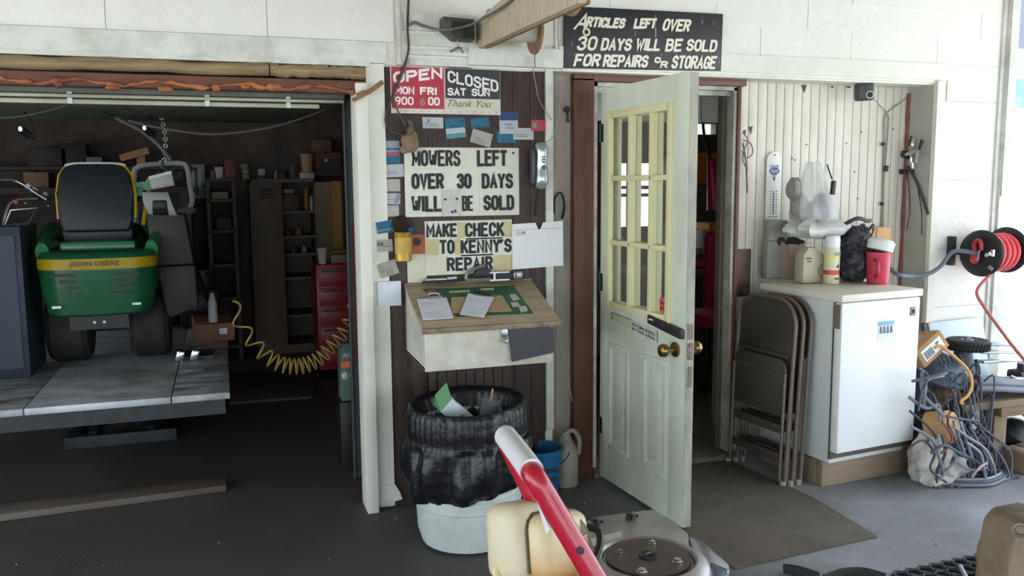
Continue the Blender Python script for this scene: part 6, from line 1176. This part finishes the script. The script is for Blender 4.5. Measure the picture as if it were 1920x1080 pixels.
# shelf unit, storage cabinet, chest along the back
def shelf_unit(name, lb, x0, x1, y0, y1, zs, m, cat='shelf'):
    t = thing(name, lb, cat, ((x0+x1)/2, (y0+y1)/2, 0))
    for z in zs: b = B(); b.span((x0, y0, z-.012), (x1, y1, z+.012)); b.done('shelf_board', m, t)
    for x in (x0, x1): b = B(); b.span((x-.015, y0, 0), (x+.015, y1, zs[-1])); b.done('side', m, t)
    return t
sx0, sx1 = P(392, 400, 4.0).x, P(440, 400, 4.0).x
zz = [.12, .55, .85, 1.15, 1.42, 1.60]
shelf_unit('shelf_unit', 'dark open shelf unit between wall chart and tall cabinet', sx0, sx1, 3.95, 4.35, zz, mat((72, 68, 66), .7))
for k, (px, py, w, h, col, nm, lb) in enumerate(((410, 316, .07, .10, (196, 190, 184), 'carton', 'white carton on top of the dark open shelf unit'), (400, 322, .05, .07, (120, 84, 66), 'box', 'small brown box on top of dark open shelf unit'), (412, 363, .14, .06, (170, 150, 126), 'tray', 'pale tray on upper shelf of the dark open unit'), (432, 330, .09, .16, (120, 70, 60), 'box', 'dark red box at right on top of the shelf unit'), (420, 425, .12, .1, (80, 78, 80), 'crate', 'dark crate in middle of the dark open shelf unit'))):
    q = P(px, py, 4.05); zb = max([z for z in zz if z < q.z+.02])+.013; b = B(); b.box((q.x, 4.1, zb+h/2), (w, .12, h), bev=.004); b.done(nm, mat(col, .7, dirt=.3, dcol=(60, 50, 44), scale=8), label=lb, cat=nm)
cx0, cx1 = .24, .83; cy = 4.1; ct = P(465, 336, cy).z
CABM = mat((104, 88, 74), .6, dirt=.4, dcol=(70, 58, 50), scale=3, name='brown_cabinet')
t = thing('storage_cabinet', 'tall brown storage cabinet, left door shut and right side open', 'cabinet', ((cx0+cx1)/2, 4.3, 0))
b = B(); b.span((cx0, cy, 0), (cx0+.02, cy+.5, ct)); b.span((cx1-.02, cy, 0), (cx1, cy+.5, ct)); b.span((cx0, cy+.48, 0), (cx1, cy+.5, ct)); b.span((cx0, cy, ct-.03), (cx1, cy+.5, ct)); b.span((cx0, cy, 0), (cx1, cy+.5, .08)); b.done('carcass', CABM, t)
xm = P(530, 400, cy).x
b = B(); b.span((cx0+.01, cy-.02, .08), (xm, cy, ct-.03), bev=.004); d1 = b.done('door', CABM, t)
b = B(); b.ball((xm-.03, cy-.035, P(527, 450, cy).z), .014, 10, 8); b.done('knob', STEEL, d1)
a, c = P(487, 352, cy), P(515, 372, cy); b = B(); b.span((a.x, cy-.024, c.z), (c.x, cy-.02, a.z)); b.done('plate', mat((54, 42, 38), .6), d1)
szs = [P(560, k, cy+.1).z for k in (397, 443, 476, 520, 590)]
for z in szs: b = B(); b.span((cx0+.02, cy+.02, z-.012), (cx1-.02, cy+.48, z+.012)); b.done('shelf_board', mat((96, 92, 88), .6), t)
dx = P(640, 400, 3.75).x
b = B(); b.prism([(cx1, cy, .08), (cx1+.02, cy, .08), (dx+.02, 3.72, .08), (dx, 3.72, .08)], (0, 0, ct-.11)); d2 = b.done('door', mat((128, 112, 84), .6, dirt=.4, dcol=(96, 80, 50), scale=2.5), t, label='door swung open to the right')
for k, (px, sz, w, h, col, nm, lb) in enumerate(((545, 0, .15, .15, (96, 60, 48), 'box', 'red-brown box on top shelf inside the open cabinet'), (543, 0, .1, .04, (150, 140, 130), 'tray', 'pale tray lying over the red-brown box in open cabinet'), (575, 0, .035, .20, (186, 130, 50), 'bottle', 'orange bottle on the top shelf inside open cabinet'), (585, 0, .03, .13, (190, 190, 186), 'bottle', 'white bottle at right on top shelf of open cabinet'), (559, 1, .06, .07, (160, 104, 74), 'can', 'tan can on the second shelf inside the open cabinet'), (540, 1, .07, .05, (60, 64, 72), 'can', 'dark can at left on second shelf of the open cabinet'), (568, 2, .05, .06, (170, 172, 172), 'jar', 'pale jar on third shelf inside the open cabinet'), (548, 2, .06, .05, (70, 66, 66), 'can', 'dark can at left on third shelf of open cabinet'))):
    q = P(px, 400, cy+.1); z = szs[sz]+.013+(.155 if nm == 'tray' else 0); b = B()
    if nm in ('bottle', 'can', 'jar'): b.lathe([(w/2, 0), (w/2, h*.8), (w*.3, h*.9), (w*.3, h)], (q.x, cy+.12, z), Z, 14)
    else: b.box((q.x, cy+.15, z+h/2), (w, .14, h), bev=.004)
    b.done(nm, mat(col, .6, dirt=.2, dcol=(60, 50, 44), scale=10), label=lb, cat=nm)
for k, (px, w, h, col, nm, lb, dz) in enumerate(((460, .07, .045, (176, 180, 120), 'can', 'pale yellow-green can at bottom of the stack on cabinet', 0), (461, .06, .04, (190, 194, 150), 'can', 'pale can in the middle of stack on the cabinet', .047), (458, .075, .05, (170, 176, 150), 'can', 'wide pale can on top of the stack on cabinet', .09), (491, .09, .03, (90, 92, 80), 'can', 'dark flat tin under a bright jar on the cabinet', 0), (491, .07, .06, (200, 204, 190), 'jar', 'bright jar on a dark flat tin on the cabinet', .032), (518, .035, .07, (150, 150, 148), 'bottle', 'small grey bottle in middle of cabinet top', 0), (530, .1, .06, (60, 60, 58), 'tin', 'dark tin right of small grey bottle on cabinet', 0), (551, .09, .13, (76, 74, 70), 'jug', 'dark jug on cabinet top before the tan bucket', 0), (575, .13, .055, (186, 182, 178), 'carton', 'white carton under the tan bucket on cabinet', 0), (577, .12, .17, (176, 132, 104), 'bucket', 'tan bucket standing on a white carton on cabinet', .057))):
    q = P(px, 330, cy+.1); z = ct+.002+dz; b = B()
    if nm in ('carton',): b.box((q.x, cy+.12, z+h/2), (w, .14, h), bev=.003)
    elif nm == 'bucket': b.lathe([(w*.42, 0), (w*.5, h), (w*.53, h), (w*.53, h-.012), (w*.46, h-.012), (w*.38, .01)], (q.x, cy+.12, z), Z, 20)
    else: b.lathe([(w/2, 0), (w/2, h*.85), (w*.4, h), (w*.35, h*.98)], (q.x, cy+.12, z), Z, 16)
    b.done(nm, mat(col, .6, dirt=.3, dcol=(70, 64, 54), scale=10), label=lb, cat=nm)
# cupboard above right, and its boxes
a, c = P(590, 318, 4.3), P(645, 330, 4.3)
t = thing('wall_bracket_shelf', 'small dark shelf right of cabinet top holding brown boxes', 'shelf', ((a.x+c.x)/2, 4.5, c.z)); b = B(); b.span((a.x, 4.3, c.z), (c.x+.05, 4.69, a.z)); b.done('board', mat((66, 60, 56), .7), t)
b = B(); b.beam((a.x+.05, 4.68, c.z-.2), (a.x+.05, 4.35, c.z), .02, .02); b.done('bracket', DSTEEL, t)
for px0, py0, px1, py1, y, lb in ((592, 285, 640, 317, 4.35, 'brown box with dark front window on small shelf'), (585, 260, 622, 284, 4.4, 'plain dark brown box topmost on small shelf')):
    a2, c2 = P(px0, py0, y), P(px1, py1, y); z0 = a.z+.002 if py1 > 300 else P(592, 285, 4.35).z+.002; b = B(); b.span((a2.x, y, z0), (c2.x, y+.22, z0+a2.z-c2.z), bev=.004); o = b.done('box', mat((124, 84, 66), .8, dirt=.3, dcol=(80, 54, 44), scale=6), label=lb, cat='box')
    if py1 > 300: b = B(); b.span((a2.x+.03, y-.004, z0+.02), (c2.x-.02, y, z0+.1)); b.done('window', mat((52, 36, 32), .5), o); b = B(); b.ball(((a2.x*.6+c2.x*.4), y-.006, z0+.085), .016, 8, 6); b.done('label', PAPER, o)
a, c = P(592, 497, 3.0), P(670, 650, 3.0)
t = thing('tool_chest', 'dark red steel tool chest in front of the open cabinet door', 'tool chest', ((a.x+c.x)/2, 3.2, 0))
RC_ = mat((150, 28, 40), .4, dirt=.3, dcol=(90, 24, 30), scale=5)
b = B(); b.span((a.x, 3.0, .05), (c.x+.05, 3.4, a.z), bev=.008); b.done('body', RC_, t)
for k in range(5): z1 = a.z-.03-.16*k; b = B(); b.span((a.x+.02, 2.985, z1-.145), (c.x+.03, 3.0, z1), bev=.004); d = b.done('drawer', RC_, t); b = B(); b.span((a.x+.04, 2.975, z1-.03), (c.x+.01, 2.985, z1-.015)); b.done('pull', DSTEEL, d)
b = B(); [b.lathe([(.03, -.015), (.03, .015)], (x, 3.2, .03), X, 14) for x in (a.x+.06, c.x-.02)]; b.done('casters', RUBBER, t)
b = B(); b.span((c.x-.07, 2.97, a.z-.26), (c.x-.0, 2.975, a.z-.10)); b.done('card', mat((120, 104, 104), .6), t)
q = P(606, 496, 3.02); b = B(); b.lathe([(.03, 0), (.042, .125), (.045, .13), (.041, .13), (.029, .006)], (q.x, 3.06, a.z+.002), Z, 18); b.done('cup', mat((206, 186, 178), .5), label='pale pink paper cup standing on red tool chest', cat='cup')
b = B(); b.beam((q.x+.06, 3.05, a.z+.09), (q.x+.2, 3.08, a.z+.10), .02, .02); b.box((q.x+.14, 3.08, a.z+.04), (.15, .08, .075), bev=.01); b.done('power_tool', mat((120, 100, 80), .5), label='dark power tool lying beside cup on red tool chest', cat='tool')
b = B(); x = P(630, 400, 3.6).x; b.span((x-.03, 3.6, .0), (x+.05, 3.63, 1.58)); b.done('ochre_board', mat((160, 116, 46), .6, dirt=.3, dcol=(110, 80, 40), scale=3), label='ochre board standing between the open cabinet door and track', cat='board')
# carton on a stand by the track
t = thing('oil_carton', 'grey-green carton with orange band by the door track', 'carton', (.607, .65, .39))
b = B(); b.span((.562, .60, .39), (.655, .72, .705), bev=.004); b.done('carton', mat((84, 98, 92), .6), t)
b = B(); b.span((.566, .596, .575), (.652, .6, .607)); b.done('orange_band', mat((220, 110, 56), .5), t)
text('AUTO', t, (.576, .5985, .63), X, Z, .07, .025, mat((190, 196, 190), .5), bold=.03)
b = B(); [b.ball((x, .6, .53), (.02, .006, .022), 12, 8) for x in (.586, .63)]; b.ball((.632, .6, .435), (.016, .006, .03), 10, 8); b.done('picture', mat((170, 174, 172), .5), t)
b = B(); b.span((.55, .58, 0), (.66, .76, .388), bev=.006); b.done('stand', BLACK, label='black box stand under the grey-green carton', cat='stand')
# yellow coiled air hose slung across
p0, p1 = P(436, 566, .6), P(664, 575, .5); pts = []
sag = [(436, 566), (450, 605), (473, 640), (500, 668), (525, 682), (550, 687), (575, 684), (600, 672), (622, 650), (641, 628), (655, 605), (664, 575), (668, 545)]
axis = curve([P(a, c, .56) for a, c in sag], 16); L = len(axis); turns = 19
for i, a in enumerate(axis):
    tq = (axis[min(i+1, L-1)]-axis[max(i-1, 0)]).normalized(); nn = V((0, 1, 0)); mm = tq.cross(nn).normalized(); u = i/(L-1)
    ph = 2*math.pi*turns*(u + .085*math.sin(2*math.pi*u)*-1); rr = .030+.012*math.sin(math.pi*u); pts.append(a+(nn*math.cos(ph)*.8+mm*math.sin(ph))*rr)
b = B(); b.tube(curve(pts, 3), .0052, 6); b.done('coiled_air_hose', mat((138, 120, 60), .4), label='yellow coiled air hose slung between lift platform and door track', cat='hose')
# plank and floor hatch
b = B(); b.prism([(-1.6, .40, .002), (-.045, .485, .002), (-.04, .64, .002), (-1.6, .55, .002)], (0, 0, .035), .006); b.done('plank', mat((110, 100, 92), .7, dirt=.6, dcol=(62, 56, 52), scale=5, stretch=(.4, 3, 1)), label='long worn plank lying on the garage floor at the threshold', cat='plank')
pl = [PZ(440, 712), PZ(600, 700), PZ(585, 748), PZ(430, 760)]; b = B(); b.prism([p+Z*.002 for p in pl], (0, 0, .02), .003); b.done('floor_board', mat((74, 66, 60), .8, dirt=.5, dcol=(46, 42, 40), scale=4), label='dark flat board lying on garage floor beneath the yellow hose', cat='board')
# back shelf and its clutter over the tractor
a, c = P(60, 312, 4.3), P(360, 306, 4.3)
t = thing('long_shelf', 'long dark shelf on back wall above the lawn tractor', 'shelf', ((a.x+c.x)/2, 4.5, a.z)); b = B(); b.span((a.x-.8, 4.3, a.z-.03), (c.x, 4.69, a.z)); b.done('board', mat((70, 62, 56), .7), t)
for x in (a.x, -.3): b = B(); b.beam((x, 4.68, a.z-.12), (x, 4.42, a.z-.03), .02, .02); b.done('bracket', DSTEEL, t)
sz = a.z+.002
for px, w, h, col, lb in ((175, .15, .08, (130, 130, 130), 'grey metal box on long shelf just above tractor seat'), (90, .3, .16, (58, 54, 52), 'dark wide box at left of the long shelf'), (140, .2, .19, (50, 48, 48), 'dark box at middle of long shelf, left of grey box')):
    q = P(px, 300, 4.4); b = B(); b.box((q.x, 4.46, sz+h/2), (w, .2, h), bev=.006); b.done('box', mat(col, .7, dirt=.3, dcol=(40, 36, 34), scale=6), label=lb, cat='box')
t = thing('wooden_bracket', 'pale T-shaped piece of scrap wood standing on the long shelf', 'wood', P(260, 306, 4.4)); PW = mat((190, 146, 108), .7, dirt=.3, dcol=(140, 104, 76), scale=8)
b = B(); b.beam(P(226, 297, 4.4), P(279, 282, 4.4), .06, .085, up=Y); b.done('crosspiece', PW, t); b = B(); q0 = P(264, 292, 4.42); b.span((q0.x-.035, 4.40, sz), (q0.x+.035, 4.45, q0.z)); b.done('upright', PW, t)
for px0, py0, px1, py1, col, lb in ((42, 312, 92, 352, (150, 116, 92), 'brown cardboard box stacked under long shelf, left of tractor seat'), (232, 318, 256, 345, (140, 134, 128), 'grey box under the long shelf, right of tractor seat')):
    a2, c2 = P(px0, py0, 4.2), P(px1, py1, 4.2); b = B(); b.span((a2.x, 4.2, c2.z), (c2.x, 4.45, a2.z-.05), bev=.004); b.done('cardboard_box', mat(col, .8, dirt=.4, dcol=(90, 66, 52), scale=5), label=lb, cat='box')
t = thing('back_bench', 'dark workbench along garage back wall behind the lawn tractor', 'workbench', (-.9, 4.4, 0)); zb = P(92, 352, 4.2).z-.001
b = B(); b.span((-2.4, 4.05, zb-.05), (-.2, 4.69, zb)); b.done('top', mat((70, 60, 52), .7), t)
for x in (-2.3, -.3): b = B(); b.span((x-.04, 4.1, 0), (x+.04, 4.65, zb-.05)); b.done('trestle', DARKWALL, t)

# ================================================================== office seen past the open door
t = thing('crate', 'orange crate hung high inside the office', 'crate', P(1322, 350, 2.2))
a, c = P(1296, 287, 2.2), P(1342, 347, 2.2); b = B(); b.span((a.x-.1, 2.2, c.z), (c.x, 2.5, a.z), bev=.01); b.done('bin', mat((206, 120, 50), .5, dirt=.3, dcol=(150, 84, 40), scale=6), t); b = B(); b.span((a.x-.1, 2.19, a.z-.04), (c.x+.01, 2.2, a.z)); b.done('rim', mat((226, 140, 64), .5), t)
b = B(); b.span((a.x-.3, 2.15, c.z-.03), (c.x+.04, 2.998, c.z-.002)); b.done('office_shelf', DARKWALL, label='dark shelf under the orange crate inside office', cat='shelf')
q0, q1 = P(1333, 300, 1.8), P(1341, 392, 1.8); b = B(); b.tube([q0, q0+(q1-q0)*.3, q1], [.03, .04, .065], 14); b.done('funnel', mat((200, 30, 74), .4), label='tall red funnel hanging inside the office doorway', cat='funnel')
b = B(); b.tube(curve([V((P(1318, 215, 1.8).x, 1.8, 2.4)), P(1318, 215, 1.8), P(1320, 250, 1.8), P(1326, 275, 1.8), P(1333, 302, 1.8)], 6), .012, 8); b.done('hose', BLACK, label='black hose dangling inside the office above the red funnel', cat='hose')
t = thing('office_chair', 'dark red upholstered chair just inside the office', 'chair', (3.1, 1.6, 0)); CR = mat((160, 24, 56), .6)
a, c = P(1320, 435, 1.6), P(1352, 590, 1.6)
b = B(); b.at(); b.span((a.x+.0, 1.55, c.z), (a.x+.30, 1.63, a.z), bev=.035); b.done('backrest', CR, t)
s0 = P(1300, 585, 1.4); b = B(); b.span((s0.x-.02, 1.2, s0.z-.10), (s0.x+.36, 1.58, s0.z), bev=.03); b.done('seat', CR, t)
for x in (s0.x+.01, s0.x+.33): 
    for y in (1.23, 1.55): b = B(); b.cyl((x, y, .035), (x, y, s0.z-.08), .015, n=10); b.done('leg', BLACK, t)
t = thing('desk', 'cluttered dark desk at back of the office behind the red chair', 'desk', (3.4, 2.5, 0)); dz = P(1320, 505, 2.3).z
b = B(); b.span((2.6, 2.2, dz-.04), (4.3, 2.9, dz), bev=.004); b.done('top', LUMBER, t); b = B(); b.span((2.65, 2.25, .004), (2.75, 2.85, dz-.04)); b.done('pedestal', DARKWALL, t); b = B(); b.span((4.2, 2.25, .004), (4.3, 2.85, dz-.04)); b.done('pedestal', DARKWALL, t)
for px, py, w, h, col, nm, lb in ((1336, 425, .16, .07, (226, 170, 60), 'box', 'yellow box topmost of the stack on office desk'), (1318, 452, .1, .2, (196, 190, 190), 'paper_stack', 'white paper stack beside yellow box in the office'), (1330, 470, .3, .06, (150, 130, 110), 'magazine_pile', 'tan pile of magazines in stack on office desk'), (1326, 492, .3, .05, (186, 50, 66), 'folder', 'red folder low in the stack on office desk')):
    q = P(px, py, 2.45); b = B(); b.box((q.x, 2.5, q.z), (w, .25, h), bev=.004); b.done(nm, mat(col, .7), label=lb, cat=nm.replace('_', ' '))
q = P(1322, 455, 2.5); b = B(); b.span((q.x-.18, 2.36, dz), (q.x+.2, 2.62, P(1326, 500, 2.45).z)); b.done('box', mat((40, 44, 60), .7), label='dark navy box at bottom of the stack on office desk', cat='box')
b = B(); b.span((2.2, 2.72, 1.0), (3.05, 2.98, 1.9)); b.done('office_cabinet', mat((140, 104, 70), .7, dirt=.4, dcol=(90, 70, 52), scale=4), label='brown cabinet in office seen through the door panes', cat='cabinet')
# beyond the corner: neighbour's lean-to and tarpaulin
t = thing('lean_to', 'dark open lean-to roof with pale beam beyond the building corner', 'shed', (8.2, 3.2, 0))
a, c = P(1893, 0, 3.0), P(1893, 92, 3.0)
b = B(); b.span((7.62, 3.0, c.z), (11, 3.1, 4.2)); b.span((7.6, 3.0, 4.15), (11, 6, 4.25)); b.done('roof_panel', mat((74, 76, 92), .7), t)
b = B(); b.span((7.66, 2.96, P(1900, 134, 3.0).z), (11, 3.12, c.z)); b.done('beam', WHITE2, t)
for x in (7.75, 10.8): b = B(); b.span((x-.06, 3.0, -.11), (x+.06, 3.12, 2.7)); b.done('post', WHITE2, t)
a, c = P(1900, 146, 2.9), P(1935, 203, 2.9); b = B(); b.sheet(8, 8, lambda u, v: V((a.x+(c.x-a.x+.6)*u, 2.9+.03*math.sin(9*u), c.z+(a.z-c.z)*v)), .004); b.done('tarpaulin', mat((110, 176, 172), .6, dirt=.3, dcol=(190, 214, 210), scale=3), label='blue-green tarpaulin hung under the pale beam at right edge', cat='tarpaulin')
